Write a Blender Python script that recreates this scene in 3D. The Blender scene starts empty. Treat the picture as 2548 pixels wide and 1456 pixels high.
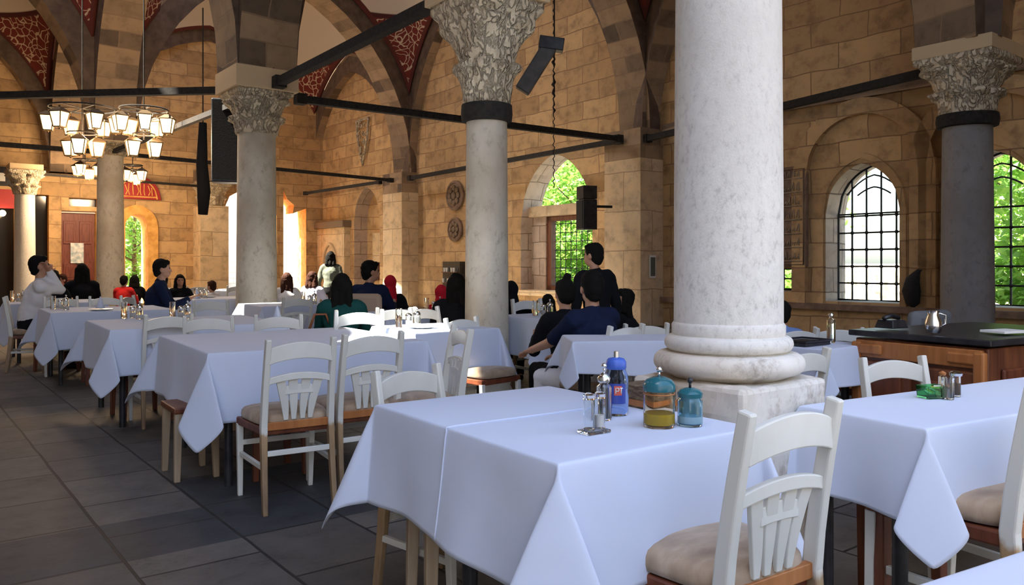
import bpy, bmesh, math, random
from mathutils import Vector, Matrix, noise
R = random.Random(7)
sc = bpy.context.scene
COL = sc.collection
PI = math.pi
# ---------------------------------------------------------------- camera
cam_d = bpy.data.cameras.new('camera'); cam = bpy.data.objects.new('camera', cam_d); COL.objects.link(cam)
cam.location = (0, 0, 1.25); cam.rotation_euler = (PI/2, 0, 0)
cam_d.sensor_width = 36; cam_d.lens = 28.26; cam_d.shift_y = -0.0267; cam_d.clip_start = .05; cam_d.clip_end = 300
sc.camera = cam
# ---------------------------------------------------------------- world, sun, exposure
# plan axes of the hall: U runs right-and-away, V runs left-and-away from the camera
UX, UY = .79, .614
def P(u, v, z=0.0): return Vector((u*UX - v*UY, u*UY + v*UX, z))
def A(px, d, z=0.0): return Vector(((px-1274)/2000*d, d, z))
def to_uv(p): return (p.x*UX + p.y*UY, -p.x*UY + p.y*UX)
YAW = math.atan2(UY, UX)
w = bpy.data.worlds.new('sky'); sc.world = w; w.use_nodes = True
nt = w.node_tree; bg = nt.nodes['Background']
sky = nt.nodes.new('ShaderNodeTexSky'); sky.sky_type = 'NISHITA'; sky.sun_disc = False
sky.sun_elevation = math.radians(55); sky.air_density = 1.0; sky.dust_density = 2.5; sky.ozone_density = 1.0
nt.links.new(sky.outputs[0], bg.inputs[0]); bg.inputs[1].default_value = .34
sd = bpy.data.lights.new('sun', 'SUN'); sun = bpy.data.objects.new('sun', sd); COL.objects.link(sun)
sd.energy = 16; sd.angle = math.radians(.6); sd.color = (1, .93, .80)
s_dir = -(P(-.92, .38) * math.cos(math.radians(58)) + Vector((0, 0, math.sin(math.radians(58)))))
sun.rotation_euler = s_dir.to_track_quat('-Z', 'Y').to_euler()
sky.sun_rotation = math.atan2(-s_dir.x, -s_dir.y)
vs = sc.view_settings; vs.view_transform = 'Standard'; vs.look = 'None'; vs.gamma = 1; vs.exposure = 1.42
try: vs.use_curve_mapping = False
except Exception: pass
sc.cycles.max_bounces = 8; sc.cycles.diffuse_bounces = 6; sc.cycles.transparent_max_bounces = 12
# ---------------------------------------------------------------- materials
def node(nt, t, **k):
    n = nt.nodes.new(t)
    for a, b in k.items():
        if a in n.inputs.keys(): n.inputs[a].default_value = b
        else: setattr(n, a, b)
    return n
def c4(c): return (c[0], c[1], c[2], 1)
def base_mat(name, col=(.5,.5,.5), rough=.6, metal=0, **k):
    m = bpy.data.materials.new(name); m.use_nodes = True
    b = m.node_tree.nodes['Principled BSDF']
    b.inputs['Base Color'].default_value = c4(col); b.inputs['Roughness'].default_value = rough; b.inputs['Metallic'].default_value = metal
    for a, v in k.items(): b.inputs[a.replace('_', ' ')].default_value = v
    return m, m.node_tree, b
def ramp(nt, fac, stops):
    r = nt.nodes.new('ShaderNodeValToRGB'); e = r.color_ramp.elements
    while len(e) < len(stops): e.new(.5)
    for i, (p, c) in enumerate(stops): e[i].position = p; e[i].color = c4(c)
    nt.links.new(fac, r.inputs[0]); return r.outputs[0]
def coord(nt, kind='Object', scale=(1,1,1)):
    t = nt.nodes.new('ShaderNodeTexCoord'); mp = nt.nodes.new('ShaderNodeMapping'); mp.inputs['Scale'].default_value = scale
    nt.links.new(t.outputs[kind], mp.inputs[0]); return mp.outputs[0]
def bump(nt, b, h, s=.3, d=.02):
    n = nt.nodes.new('ShaderNodeBump'); n.inputs['Strength'].default_value = s; n.inputs['Distance'].default_value = d
    nt.links.new(h, n.inputs['Height']); nt.links.new(n.outputs[0], b.inputs['Normal'])
def noisy(name, c1, c2, scale=6, rough=.7, bmp=.2, detail=6, metal=0, stretch=(1,1,1), lo=.35, hi=.65, dist=.01, **k):
    m, nt, b = base_mat(name, c1, rough, metal, **k)
    co = coord(nt, 'Object', stretch); n = node(nt, 'ShaderNodeTexNoise', Scale=scale, Detail=detail); nt.links.new(co, n.inputs['Vector'])
    nt.links.new(ramp(nt, n.outputs[0], [(lo, c1), (hi, c2)]), b.inputs['Base Color'])
    if bmp: bump(nt, b, n.outputs[0], bmp, dist)
    return m
def masonry(name, ca, cb, mortar, bw=.75, rh=.36, var=.5, bmp=.6, dark=(.12,.08,.05), kind='UV', mort=.012):
    m, nt, b = base_mat(name, ca, .85)
    co = coord(nt, kind)
    # wobble the joints a little
    nz = node(nt, 'ShaderNodeTexNoise', Scale=1.3, Detail=2.0); nt.links.new(co, nz.inputs['Vector'])
    ad = node(nt, 'ShaderNodeVectorMath', operation='MULTIPLY_ADD'); nt.links.new(nz.outputs['Color'], ad.inputs[0]); ad.inputs[1].default_value = (.13,.10,0); nt.links.new(co, ad.inputs[2])
    br = node(nt, 'ShaderNodeTexBrick', Scale=1.0); br.inputs['Brick Width'].default_value = bw; br.inputs['Row Height'].default_value = rh
    br.inputs['Mortar Size'].default_value = mort; br.inputs['Mortar Smooth'].default_value = .3; br.inputs['Color1'].default_value = (0,0,0,1); br.inputs['Color2'].default_value = (1,1,1,1); br.inputs['Mortar'].default_value = (.5,.5,.5,1)
    nt.links.new(ad.outputs[0], br.inputs['Vector'])
    tone = ramp(nt, br.outputs['Color'], [(0, ca), (1, cb)])
    n1 = node(nt, 'ShaderNodeTexNoise', Scale=3.0, Detail=8.0, Roughness=.65); nt.links.new(co, n1.inputs['Vector'])
    st = ramp(nt, n1.outputs[0], [(.28, (.35,.32,.3)), (.5, (1,1,1)), (.75, (1.25,1.2,1.1))])
    mx = node(nt, 'ShaderNodeMix', data_type='RGBA', blend_type='MULTIPLY'); mx.inputs[0].default_value = var
    nt.links.new(tone, mx.inputs[6]); nt.links.new(st, mx.inputs[7])
    mm = node(nt, 'ShaderNodeMix', data_type='RGBA'); nt.links.new(br.outputs['Fac'], mm.inputs[0]); nt.links.new(mx.outputs[2], mm.inputs[6]); mm.inputs[7].default_value = c4(mortar)
    nt.links.new(mm.outputs[2], b.inputs['Base Color'])
    sb = node(nt, 'ShaderNodeMath', operation='MULTIPLY_ADD'); nt.links.new(br.outputs['Fac'], sb.inputs[0]); sb.inputs[1].default_value = -1.0; nt.links.new(n1.outputs[0], sb.inputs[2])
    bump(nt, b, sb.outputs[0], bmp, .03)
    return m
M = {}
M['wall'] = masonry('honey_masonry', (.42,.265,.125), (.62,.415,.205), (.30,.18,.09), 1.05, .42, .75, .45)
M['arch'] = masonry('voussoir_masonry', (.12,.085,.06), (.46,.32,.19), (.28,.19,.12), .9, .34, .6, .4)
M['pier'] = masonry('pale_masonry', (.62,.46,.27), (.72,.57,.37), (.40,.28,.17), 1.3, .8, .7, .4)
M['outer'] = masonry('outer_masonry', (.60,.52,.42), (.70,.62,.5), (.4,.34,.28), .6, .3, .4)
M['rubble'] = masonry('rubble_reveal', (.44,.34,.26), (.56,.45,.35), (.22,.16,.11), .55, .42, .5)
def marble(name, c1, c2, c3, sc_=9):
    m, nt, b = base_mat(name, c1, .75)
    co = coord(nt, 'Object', (1,1,.7))
    n = node(nt, 'ShaderNodeTexNoise', Scale=sc_, Detail=10.0, Roughness=.75); nt.links.new(co, n.inputs['Vector'])
    n2 = node(nt, 'ShaderNodeTexNoise', Scale=1.6, Detail=4.0); nt.links.new(co, n2.inputs['Vector'])
    a = ramp(nt, n.outputs[0], [(.32, c2), (.47, c1), (.7, (min(1,c1[0]*1.12), min(1,c1[1]*1.12), min(1,c1[2]*1.12)))])
    f = ramp(nt, n2.outputs[0], [(.42, (0,0,0)), (.68, (1,1,1))])
    mx = node(nt, 'ShaderNodeMix', data_type='RGBA'); nt.links.new(f, mx.inputs[0]); nt.links.new(a, mx.inputs[6]); mx.inputs[7].default_value = c4(c3)
    nt.links.new(mx.outputs[2], b.inputs['Base Color']); bump(nt, b, n.outputs[0], .5, .012)
    return m
M['marble'] = marble('pale_grey_marble', (.76,.73,.66), (.52,.49,.44), (.66,.62,.55), 38)
M['marble_warm'] = marble('weathered_marble', (.60,.55,.45), (.34,.29,.22), (.44,.37,.27), 10)
M['marble_dark'] = marble('grey_granite', (.27,.255,.25), (.17,.16,.16), (.22,.20,.19), 12)
M['carved'] = marble('carved_marble', (.72,.62,.45), (.44,.34,.22), (.58,.47,.32), 9)
def carve(m):
    nt = m.node_tree; b = nt.nodes['Principled BSDF']; co = coord(nt, 'Object', (1,1,.6))
    n = node(nt, 'ShaderNodeTexNoise', Scale=9.0, Detail=3.0); nt.links.new(co, n.inputs['Vector'])
    ad = node(nt, 'ShaderNodeVectorMath', operation='MULTIPLY_ADD'); nt.links.new(n.outputs['Color'], ad.inputs[0]); ad.inputs[1].default_value = (.34,.34,.30); nt.links.new(co, ad.inputs[2])
    v = node(nt, 'ShaderNodeTexVoronoi', feature='DISTANCE_TO_EDGE'); v.inputs['Scale'].default_value = 10; nt.links.new(ad.outputs[0], v.inputs['Vector'])
    f = ramp(nt, v.outputs['Distance'], [(.0, (0,0,0)), (.18, (1,1,1))]); bump(nt, b, f, .9, .035)
    src = b.inputs['Base Color'].links[0].from_socket; mx = node(nt, 'ShaderNodeMix', data_type='RGBA'); d = ramp(nt, v.outputs['Distance'], [(.0, (.32,.32,.32)), (.12, (0,0,0))]); nt.links.new(d, mx.inputs[0]); nt.links.new(src, mx.inputs[6]); mx.inputs[7].default_value = (.17,.11,.06,1); nt.links.new(mx.outputs[2], b.inputs['Base Color'])
carve(M['carved'])
M['plinth'] = marble('stained_plinth', (.74,.70,.62), (.36,.30,.24), (.62,.50,.36), 7)
M['cornice'] = noisy('dark_moulded_stone', (.16,.10,.07), (.26,.17,.11), 8)
M['band'] = noisy('dark_voussoir_band', (.085,.055,.04), (.15,.10,.068), 5)
M['iron'] = noisy('old_iron', (.010,.009,.008), (.026,.021,.017), 20, .9, .2)
M['black_metal'] = noisy('black_painted_steel', (.012,.012,.014), (.03,.03,.034), 15, .35, .05)
M['black_cloth'] = noisy('black_speaker_cloth', (.012,.012,.013), (.022,.021,.02), 60, .9, .1)
M['grey_metal'] = noisy('grey_enamel', (.05,.048,.046), (.08,.075,.07), 12, .5, .05)
M['chrome'], _, _ = base_mat('polished_steel', (.75,.75,.75), .15, 1)
M['timber_dark'] = noisy('dark_timber', (.02,.016,.014), (.05,.036,.028), 9, .8, .3, stretch=(1,1,1))
def wood(name, c1, c2, rough=.45, sc_=3):
    return noisy(name, c1, c2, sc_, rough, .15, 6, stretch=(6,6,.7), lo=.3, hi=.7)
M['wood_orange'] = wood('orange_beech', (.30,.10,.025), (.50,.20,.06))
M['wood_red'] = wood('red_brown_wood', (.09,.022,.010), (.20,.06,.025))
M['wood_side'] = wood('sideboard_wood', (.08,.022,.012), (.22,.075,.03), .4)
M['wood_tan'] = wood('worn_tan_wood', (.28,.20,.12), (.46,.36,.25), .7)
M['white_paint'] = noisy('cream_paint', (.66,.66,.60), (.73,.73,.68), 5, .38, .06)
# chair posts: cream paint above the seat, worn through to bare wood below
def worn_post():
    m, nt, b = base_mat('worn_cream_paint', (.7,.7,.64), .42)
    co = coord(nt, 'Object'); sp = node(nt, 'ShaderNodeSeparateXYZ'); nt.links.new(co, sp.inputs[0])
    n = node(nt, 'ShaderNodeTexNoise', Scale=9.0, Detail=5.0); nt.links.new(coord(nt, 'Object', (1,1,.35)), n.inputs['Vector'])
    mr = node(nt, 'ShaderNodeMath', operation='MULTIPLY_ADD'); nt.links.new(n.outputs[0], mr.inputs[0]); mr.inputs[1].default_value = .22; nt.links.new(sp.outputs[2], mr.inputs[2])
    f = ramp(nt, mr.outputs[0], [(.55, (0,0,0)), (.57, (1,1,1))])
    wd = ramp(nt, n.outputs[0], [(.35, (.20,.13,.075)), (.65, (.42,.28,.15))])
    mx = node(nt, 'ShaderNodeMix', data_type='RGBA'); nt.links.new(f, mx.inputs[0]); nt.links.new(wd, mx.inputs[6]); mx.inputs[7].default_value = (.69,.69,.63,1)
    nt.links.new(mx.outputs[2], b.inputs['Base Color']); bump(nt, b, n.outputs[0], .08, .01)
    return m
M['post'] = worn_post()
def suede():
    m, nt, b = base_mat('tan_suede', (.36,.25,.16), .95)
    n = node(nt, 'ShaderNodeTexNoise', Scale=7.0, Detail=6.0); nt.links.new(coord(nt, 'Object', (1,2.2,1)), n.inputs['Vector'])
    nt.links.new(ramp(nt, n.outputs[0], [(.3, (.22,.145,.09)), (.55, (.36,.26,.17)), (.72, (.47,.36,.26))]), b.inputs['Base Color'])
    b.inputs['Sheen Weight'].default_value = .35; bump(nt, b, n.outputs[0], .25, .01)
    return m
M['suede'] = suede()
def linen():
    m, nt, b = base_mat('white_linen', (.60,.66,.80), .85)  # white cloth; the blue of the skylight is put into its base colour
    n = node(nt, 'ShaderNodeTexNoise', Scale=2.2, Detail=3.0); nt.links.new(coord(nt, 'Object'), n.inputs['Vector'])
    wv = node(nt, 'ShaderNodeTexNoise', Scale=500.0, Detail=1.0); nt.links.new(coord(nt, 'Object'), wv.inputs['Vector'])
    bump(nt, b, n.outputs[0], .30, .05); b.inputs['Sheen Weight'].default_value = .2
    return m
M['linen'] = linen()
def glass(name, col=(.95,.97,.97), rough=.02, ior=1.45):
    m, nt, b = base_mat(name, col, rough); b.inputs['Transmission Weight'].default_value = 1; b.inputs['IOR'].default_value = ior
    return m
M['glass'] = glass('clear_glass'); M['glass_blue'] = glass('pale_blue_glass', (.45,.75,.90), .06); M['glass_bottle'] = glass('blue_plastic_bottle', (.42,.58,.95), .12, 1.2)
M['glass_green'] = glass('green_glass', (.15,.62,.25), .05); M['glass_amber'] = glass('amber_glass', (.95,.86,.70), .03, 1.2); M['glass_teal'] = glass('teal_glass', (.08,.45,.45), .08, 1.3)
M['oil'] = base_mat('olive_oil', (.65,.50,.02), .2)[0]; M['oil'].node_tree.nodes['Principled BSDF'].inputs['Transmission Weight'].default_value = .4
M['white'] = base_mat('white_ceramic', (.8,.8,.78), .3)[0]
M['salt'] = base_mat('salt', (.85,.83,.8), .9)[0]
M['pepper'] = base_mat('ground_pepper', (.12,.08,.05), .9)[0]
M['red'] = base_mat('red_label', (.62,.10,.06), .5)[0]; M['blue_lab'] = base_mat('blue_label', (.03,.06,.32), .4)[0]; M['blue_cap'] = base_mat('blue_cap', (.05,.12,.50), .35)[0]; M['teal_cap'] = base_mat('teal_cap', (.02,.13,.16), .2)[0]
M['wicker'] = noisy('brown_wicker', (.07,.045,.025), (.22,.15,.09), 40, .8, .6, stretch=(1,1,3))
M['yellow'] = base_mat('lemon_packet', (.75,.62,.05), .5)[0]
M['paper'] = base_mat('paper', (.75,.74,.70), .7)[0]
M['poster'] = noisy('printed_poster', (.30,.42,.48), (.80,.80,.80), 9, .4, 0)
M['sign_red'] = base_mat('red_sign', (.40,.03,.03), .4)[0]
M['door_red'] = wood('carved_red_door', (.10,.018,.010), (.20,.05,.03), .5, 5)
M['ochre'] = noisy('ochre_stone', (.62,.30,.06), (.85,.48,.14), 5, .8)
M['dark_room'] = base_mat('dark_glass', (.015,.015,.017), .12)[0]
M['grille'] = base_mat('wrought_iron', (.012,.010,.009), .6)[0]
M['lamp_frame'] = base_mat('bronze_lamp_frame', (.10,.065,.03), .45, .6)[0]
def emis(name, c, s):
    m, nt, b = base_mat(name, c, .5); b.inputs['Emission Color'].default_value = c4(c); b.inputs['Emission Strength'].default_value = s; return m
M['glow'] = emis('lit_lantern_pane', (1, .70, .34), 1.25)
M['bulb'] = emis('small_lit_bulb', (1, .75, .4), 10)
def leaf():
    m, nt, b = base_mat('sunlit_leaf', (.20,.45,.05), .5)
    oi = nt.nodes.new('ShaderNodeObjectInfo'); n = node(nt, 'ShaderNodeTexNoise', Scale=2.5, Detail=3.0); nt.links.new(coord(nt, 'Object'), n.inputs['Vector'])
    nt.links.new(ramp(nt, n.outputs[0], [(.3, (.04,.14,.025)), (.5, (.12,.30,.05)), (.7, (.36,.50,.12))]), b.inputs['Base Color'])
    tr = node(nt, 'ShaderNodeBsdfTranslucent'); tr.inputs[0].default_value = (.34,.55,.10,1); ms = nt.nodes.new('ShaderNodeMixShader'); ms.inputs[0].default_value = .45
    out = nt.nodes['Material Output']; nt.links.new(b.outputs[0], ms.inputs[1]); nt.links.new(tr.outputs[0], ms.inputs[2]); nt.links.new(ms.outputs[0], out.inputs[0])
    return m
M['leaf'] = leaf(); M['bark'] = noisy('bark', (.10,.07,.04), (.2,.15,.1), 9, .9)
def vault():
    m, nt, b = base_mat('painted_vault', (.6,.5,.4), .9)
    t = nt.nodes.new('ShaderNodeTexCoord'); sp = nt.nodes.new('ShaderNodeSeparateXYZ'); nt.links.new(t.outputs['UV'], sp.inputs[0])   # u: height on the pendentive, v: across
    vo = node(nt, 'ShaderNodeTexVoronoi', feature='DISTANCE_TO_EDGE'); vo.inputs['Scale'].default_value = 4.6
    wn = node(nt, 'ShaderNodeTexNoise', Scale=1.5, Detail=2.0); nt.links.new(coord(nt, 'Object'), wn.inputs['Vector'])
    ad = node(nt, 'ShaderNodeVectorMath', operation='MULTIPLY_ADD'); nt.links.new(wn.outputs['Color'], ad.inputs[0]); ad.inputs[1].default_value = (.7,.7,.7); nt.links.new(coord(nt, 'Object'), ad.inputs[2]); nt.links.new(ad.outputs[0], vo.inputs['Vector'])
    orn = ramp(nt, vo.outputs['Distance'], [(.03, (.58,.44,.30)), (.065, (.16,.020,.012))])
    def mix(f, a, c):
        mx = node(nt, 'ShaderNodeMix', data_type='RGBA'); nt.links.new(f, mx.inputs[0])
        for i, x in ((6, a), (7, c)):
            if isinstance(x, tuple): mx.inputs[i].default_value = c4(x)
            else: nt.links.new(x, mx.inputs[i])
        return mx.outputs[2]
    f1 = ramp(nt, sp.outputs[0], [(.50, (1,1,1)), (.505, (0,0,0))])      # below: ornament
    c1 = mix(f1, (.62,.53,.42), orn)
    f2 = ramp(nt, sp.outputs[0], [(0, (0,0,0)), (.49, (0,0,0)), (.495, (1,1,1)), (.52, (1,1,1)), (.525, (0,0,0))])
    c2 = mix(f2, c1, (.07,.012,.010))
    f3 = ramp(nt, sp.outputs[1], [(0.05, (1,1,1)), (.055, (0,0,0))])     # border line next to the arches
    c3 = mix(f3, c2, (.10,.018,.012))
    nt.links.new(c3, b.inputs['Base Color'])
    return m
M['vault'] = vault()
def paving():
    m, nt, b = base_mat('worn_paving', (.3,.27,.24), .6)
    co = coord(nt, 'UV')
    # slabs run away to the left (V); the courses are staggered along U, with slightly worn, wavering joints
    s0 = node(nt, 'ShaderNodeSeparateXYZ'); nt.links.new(co, s0.inputs[0]); cb = nt.nodes.new('ShaderNodeCombineXYZ')
    for i, (j, of) in enumerate(((1, -3.69), (0, .20))):
        q = node(nt, 'ShaderNodeMath', operation='ADD'); nt.links.new(s0.outputs[j], q.inputs[0]); q.inputs[1].default_value = of; nt.links.new(q.outputs[0], cb.inputs[i])
    wn = node(nt, 'ShaderNodeTexNoise', Scale=2.2, Detail=3.0); nt.links.new(co, wn.inputs['Vector'])
    wb_ = node(nt, 'ShaderNodeVectorMath', operation='MULTIPLY_ADD'); nt.links.new(wn.outputs['Color'], wb_.inputs[0]); wb_.inputs[1].default_value = (.016,.016,0); nt.links.new(cb.outputs[0], wb_.inputs[2])
    br = node(nt, 'ShaderNodeTexBrick', Scale=1.0); br.inputs['Brick Width'].default_value = .60; br.inputs['Row Height'].default_value = .50; br.inputs['Mortar Size'].default_value = .008; br.inputs['Mortar Smooth'].default_value = .25; br.offset = .4
    br.inputs['Color1'].default_value = (0,0,0,1); br.inputs['Color2'].default_value = (1,1,1,1); nt.links.new(wb_.outputs[0], br.inputs['Vector'])
    tone = ramp(nt, br.outputs['Color'], [(0, (.085,.076,.066)), (1, (.155,.138,.118))])
    sp = node(nt, 'ShaderNodeSeparateXYZ'); nt.links.new(co, sp.inputs[0])
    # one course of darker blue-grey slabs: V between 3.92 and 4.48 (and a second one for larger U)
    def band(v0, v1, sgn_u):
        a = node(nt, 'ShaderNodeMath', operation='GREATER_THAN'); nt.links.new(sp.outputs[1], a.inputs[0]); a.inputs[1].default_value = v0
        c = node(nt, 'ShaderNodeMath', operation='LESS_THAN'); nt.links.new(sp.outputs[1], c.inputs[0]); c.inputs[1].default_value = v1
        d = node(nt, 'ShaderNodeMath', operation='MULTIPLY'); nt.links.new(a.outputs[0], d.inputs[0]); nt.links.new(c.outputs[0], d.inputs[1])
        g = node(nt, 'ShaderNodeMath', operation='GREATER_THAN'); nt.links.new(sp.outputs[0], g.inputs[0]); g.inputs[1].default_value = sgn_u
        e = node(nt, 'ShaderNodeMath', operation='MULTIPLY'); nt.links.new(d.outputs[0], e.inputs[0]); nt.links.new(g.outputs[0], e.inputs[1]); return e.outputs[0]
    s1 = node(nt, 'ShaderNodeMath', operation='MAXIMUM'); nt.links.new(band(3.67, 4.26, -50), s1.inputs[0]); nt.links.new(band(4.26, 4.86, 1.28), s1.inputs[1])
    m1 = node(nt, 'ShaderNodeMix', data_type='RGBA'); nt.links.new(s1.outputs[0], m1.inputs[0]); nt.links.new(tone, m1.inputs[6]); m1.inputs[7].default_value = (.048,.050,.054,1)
    n1 = node(nt, 'ShaderNodeTexNoise', Scale=4.0, Detail=12.0, Roughness=.78); nt.links.new(co, n1.inputs['Vector'])
    st = ramp(nt, n1.outputs[0], [(.33, (.22,.21,.2)), (.45, (.85,.85,.85)), (.55, (1.1,1.1,1.1)), (.75, (1.5,1.45,1.4))])
    mx = node(nt, 'ShaderNodeMix', data_type='RGBA', blend_type='MULTIPLY'); mx.inputs[0].default_value = .7; nt.links.new(m1.outputs[2], mx.inputs[6]); nt.links.new(st, mx.inputs[7])
    mm = node(nt, 'ShaderNodeMix', data_type='RGBA'); nt.links.new(br.outputs['Fac'], mm.inputs[0]); nt.links.new(mx.outputs[2], mm.inputs[6]); mm.inputs[7].default_value = (.022,.018,.015,1)
    nt.links.new(mm.outputs[2], b.inputs['Base Color'])
    sb = node(nt, 'ShaderNodeMath', operation='MULTIPLY_ADD'); nt.links.new(br.outputs['Fac'], sb.inputs[0]); sb.inputs[1].default_value = -1.0; nt.links.new(n1.outputs[0], sb.inputs[2])
    bump(nt, b, sb.outputs[0], .5, .015)
    return m
M['paving'] = paving()
M['ground_out'] = noisy('sunny_ground', (.45,.40,.33), (.6,.55,.47), 2, .9)
M['plaster'] = noisy('pale_plaster', (.42,.37,.31), (.5,.45,.38), 2, .9)
def plain(name, c, rough=.95, sheen=.0):
    m, nt, b = base_mat(name, c, rough); b.inputs['Sheen Weight'].default_value = sheen; b.inputs['Specular IOR Level'].default_value = .15; return m
M['skin'] = base_mat('skin', (.46,.24,.15), .5)[0]; M['skin'].node_tree.nodes['Principled BSDF'].inputs['Subsurface Weight'].default_value = .08
M['hair'] = base_mat('dark_hair', (.007,.006,.005), .85)[0]; M['hair_brown'] = base_mat('brown_hair', (.04,.014,.008), .8)[0]
for _m in ('hair','hair_brown'): M[_m].node_tree.nodes['Principled BSDF'].inputs['Specular IOR Level'].default_value = .15
for nm, c in dict(navy=(.010,.016,.045), black=(.008,.008,.010), cloth_white=(.72,.72,.74), lavender=(.60,.60,.74), teal=(.012,.07,.065), olive=(.13,.14,.11), crimson=(.55,.015,.03), red_shirt=(.65,.03,.03), light_blue=(.18,.28,.55), denim=(.05,.08,.16), taupe=(.22,.2,.18)).items():
    M[nm] = plain(nm + '_fabric', c)
M['grey_fabric'] = plain('grey_upholstery', (.16,.165,.17)); M['tan_fabric'] = plain('tan_upholstery', (.42,.31,.22))
# ---------------------------------------------------------------- mesh builder
class MB:
    def __init__(s): s.v = []; s.f = []; s.uv = []; s.mi = []
    def add(s, vs_, fs, uvs=None, mi=0):
        o = len(s.v); s.v += [Vector(x) for x in vs_]
        for i, f in enumerate(fs):
            s.f.append([o+k for k in f]); s.uv.append(uvs[i] if uvs else None); s.mi.append(mi)
        return s
    def box(s, c, size, rot=0, tilt=None, taper=1, mi=0):
        x, y, z = (k/2 for k in size); vs_ = []
        for sx, sy, sz in ((-1,-1,-1),(1,-1,-1),(1,1,-1),(-1,1,-1),(-1,-1,1),(1,-1,1),(1,1,1),(-1,1,1)):
            k = taper if sz > 0 else 1
            vs_.append(Vector((sx*x*k, sy*y*k, sz*z)))
        mt = Matrix.Rotation(rot, 4, 'Z')
        if tilt is not None: mt = mt @ tilt
        return s.add([mt @ q + Vector(c) for q in vs_], [(0,3,2,1),(4,5,6,7),(0,1,5,4),(1,2,6,5),(2,3,7,6),(3,0,4,7)], mi=mi)
    def bar(s, a, b, wx, wy=None, up=(0,0,1), w2=None, mi=0):
        # square section bar from a to b; wx across, wy along 'up'
        a = Vector(a); b = Vector(b); wy = wy or wx; d = (b-a).normalized(); upv = Vector(up)
        if abs(d.dot(upv)) > .95: upv = Vector((0,1,0))
        x = d.cross(upv).normalized(); y = x.cross(d).normalized(); vs_ = []
        for q, k in ((a, 1), (b, w2 or 1)):
            for sx, sy in ((-1,-1),(1,-1),(1,1),(-1,1)): vs_.append(q + x*sx*wx/2*k + y*sy*wy/2*k)
        return s.add(vs_, [(0,3,2,1),(4,5,6,7),(0,1,5,4),(1,2,6,5),(2,3,7,6),(3,0,4,7)], mi=mi)
    def tube(s, pts, r, n=8, closed=False, caps=True, mi=0):
        pts = [Vector(p) for p in pts]; rs = r if isinstance(r, (list, tuple)) else [r]*len(pts); vs_ = []; prev = None
        for i, p in enumerate(pts):
            a = pts[max(i-1, 0)] if not closed else pts[i-1]; b = pts[min(i+1, len(pts)-1)] if not closed else pts[(i+1) % len(pts)]
            d = (b-a).normalized() if (b-a).length > 1e-9 else Vector((0,0,1))
            if prev is None: prev = Vector((0,0,1)) if abs(d.z) < .9 else Vector((1,0,0))
            x = d.cross(prev).normalized(); y = x.cross(d).normalized(); prev = y
            for k in range(n): vs_.append(p + (x*math.cos(2*PI*k/n) + y*math.sin(2*PI*k/n))*rs[i])
        m = len(pts); fs = []
        for i in range(m if closed else m-1):
            j = (i+1) % m
            for k in range(n): fs.append((i*n+k, i*n+(k+1) % n, j*n+(k+1) % n, j*n+k))
        if caps and not closed: fs += [tuple(range(n-1, -1, -1)), tuple((m-1)*n+k for k in range(n))]
        return s.add(vs_, fs, mi=mi)
    def lathe(s, prof, n=32, c=(0,0,0), cap=True, mi=0, sq=0):
        vs_ = []; cx, cy, cz = c
        for r, z in prof:
            for k in range(n):
                t = 2*PI*k/n; q = 1
                if sq: q = 1/max(abs(math.cos(t)), abs(math.sin(t)))**sq
                vs_.append((cx+r*q*math.cos(t), cy+r*q*math.sin(t), cz+z))
        fs = []
        for i in range(len(prof)-1):
            for k in range(n): fs.append((i*n+k, i*n+(k+1) % n, (i+1)*n+(k+1) % n, (i+1)*n+k))
        if cap: fs += [tuple(range(n-1, -1, -1)), tuple((len(prof)-1)*n+k for k in range(n))]
        return s.add(vs_, fs, mi=mi)
    def ball(s, c, r, n=12, m=8, mi=0):
        rx, ry, rz = r if isinstance(r, (tuple, list)) else (r, r, r); c = Vector(c); vs_ = [c+Vector((0,0,-rz))]
        for i in range(1, m):
            a = -PI/2 + PI*i/m
            for k in range(n): vs_.append(c + Vector((rx*math.cos(a)*math.cos(2*PI*k/n), ry*math.cos(a)*math.sin(2*PI*k/n), rz*math.sin(a))))
        vs_.append(c+Vector((0,0,rz))); fs = [(0, 1+(k+1) % n, 1+k) for k in range(n)]
        for i in range(m-2):
            for k in range(n): fs.append((1+i*n+k, 1+i*n+(k+1) % n, 1+(i+1)*n+(k+1) % n, 1+(i+1)*n+k))
        L_ = len(vs_)-1; fs += [(L_, 1+(m-2)*n+k, 1+(m-2)*n+(k+1) % n) for k in range(n)]
        return s.add(vs_, fs, mi=mi)
    def build(s, name, mat, parent=None, smooth=None, bevel=0, boxuv=False, loc=None, rot=0, mats=None):
        me = bpy.data.meshes.new(name); me.from_pydata([tuple(x) for x in s.v], [], s.f)
        for mm in (mats or [mat]): me.materials.append(mm)
        for p, k in zip(me.polygons, s.mi): p.material_index = k
        if boxuv or any(s.uv):
            ul = me.uv_layers.new(name='uv')
            for p, uv in zip(me.polygons, s.uv):
                if uv:
                    for li, q in zip(p.loop_indices, uv): ul.data[li].uv = q
                else:
                    n = p.normal; nu = n.x*UX+n.y*UY; nv = -n.x*UY+n.y*UX
                    for li in p.loop_indices:
                        co = me.vertices[me.loops[li].vertex_index].co; u, v = to_uv(co)
                        if abs(n.z) > max(abs(nu), abs(nv)): ul.data[li].uv = (u, v)
                        elif abs(nu) > abs(nv): ul.data[li].uv = (v, co.z)
                        else: ul.data[li].uv = (u, co.z)
        if smooth: 
            me.polygons.foreach_set('use_smooth', [True]*len(me.polygons))
            if smooth < 3: me.set_sharp_from_angle(angle=smooth)
        o = bpy.data.objects.new(name, me); COL.objects.link(o)
        if parent: o.parent = parent
        if loc is not None: o.location = loc
        if rot: o.rotation_euler = (0,0,rot)
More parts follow.
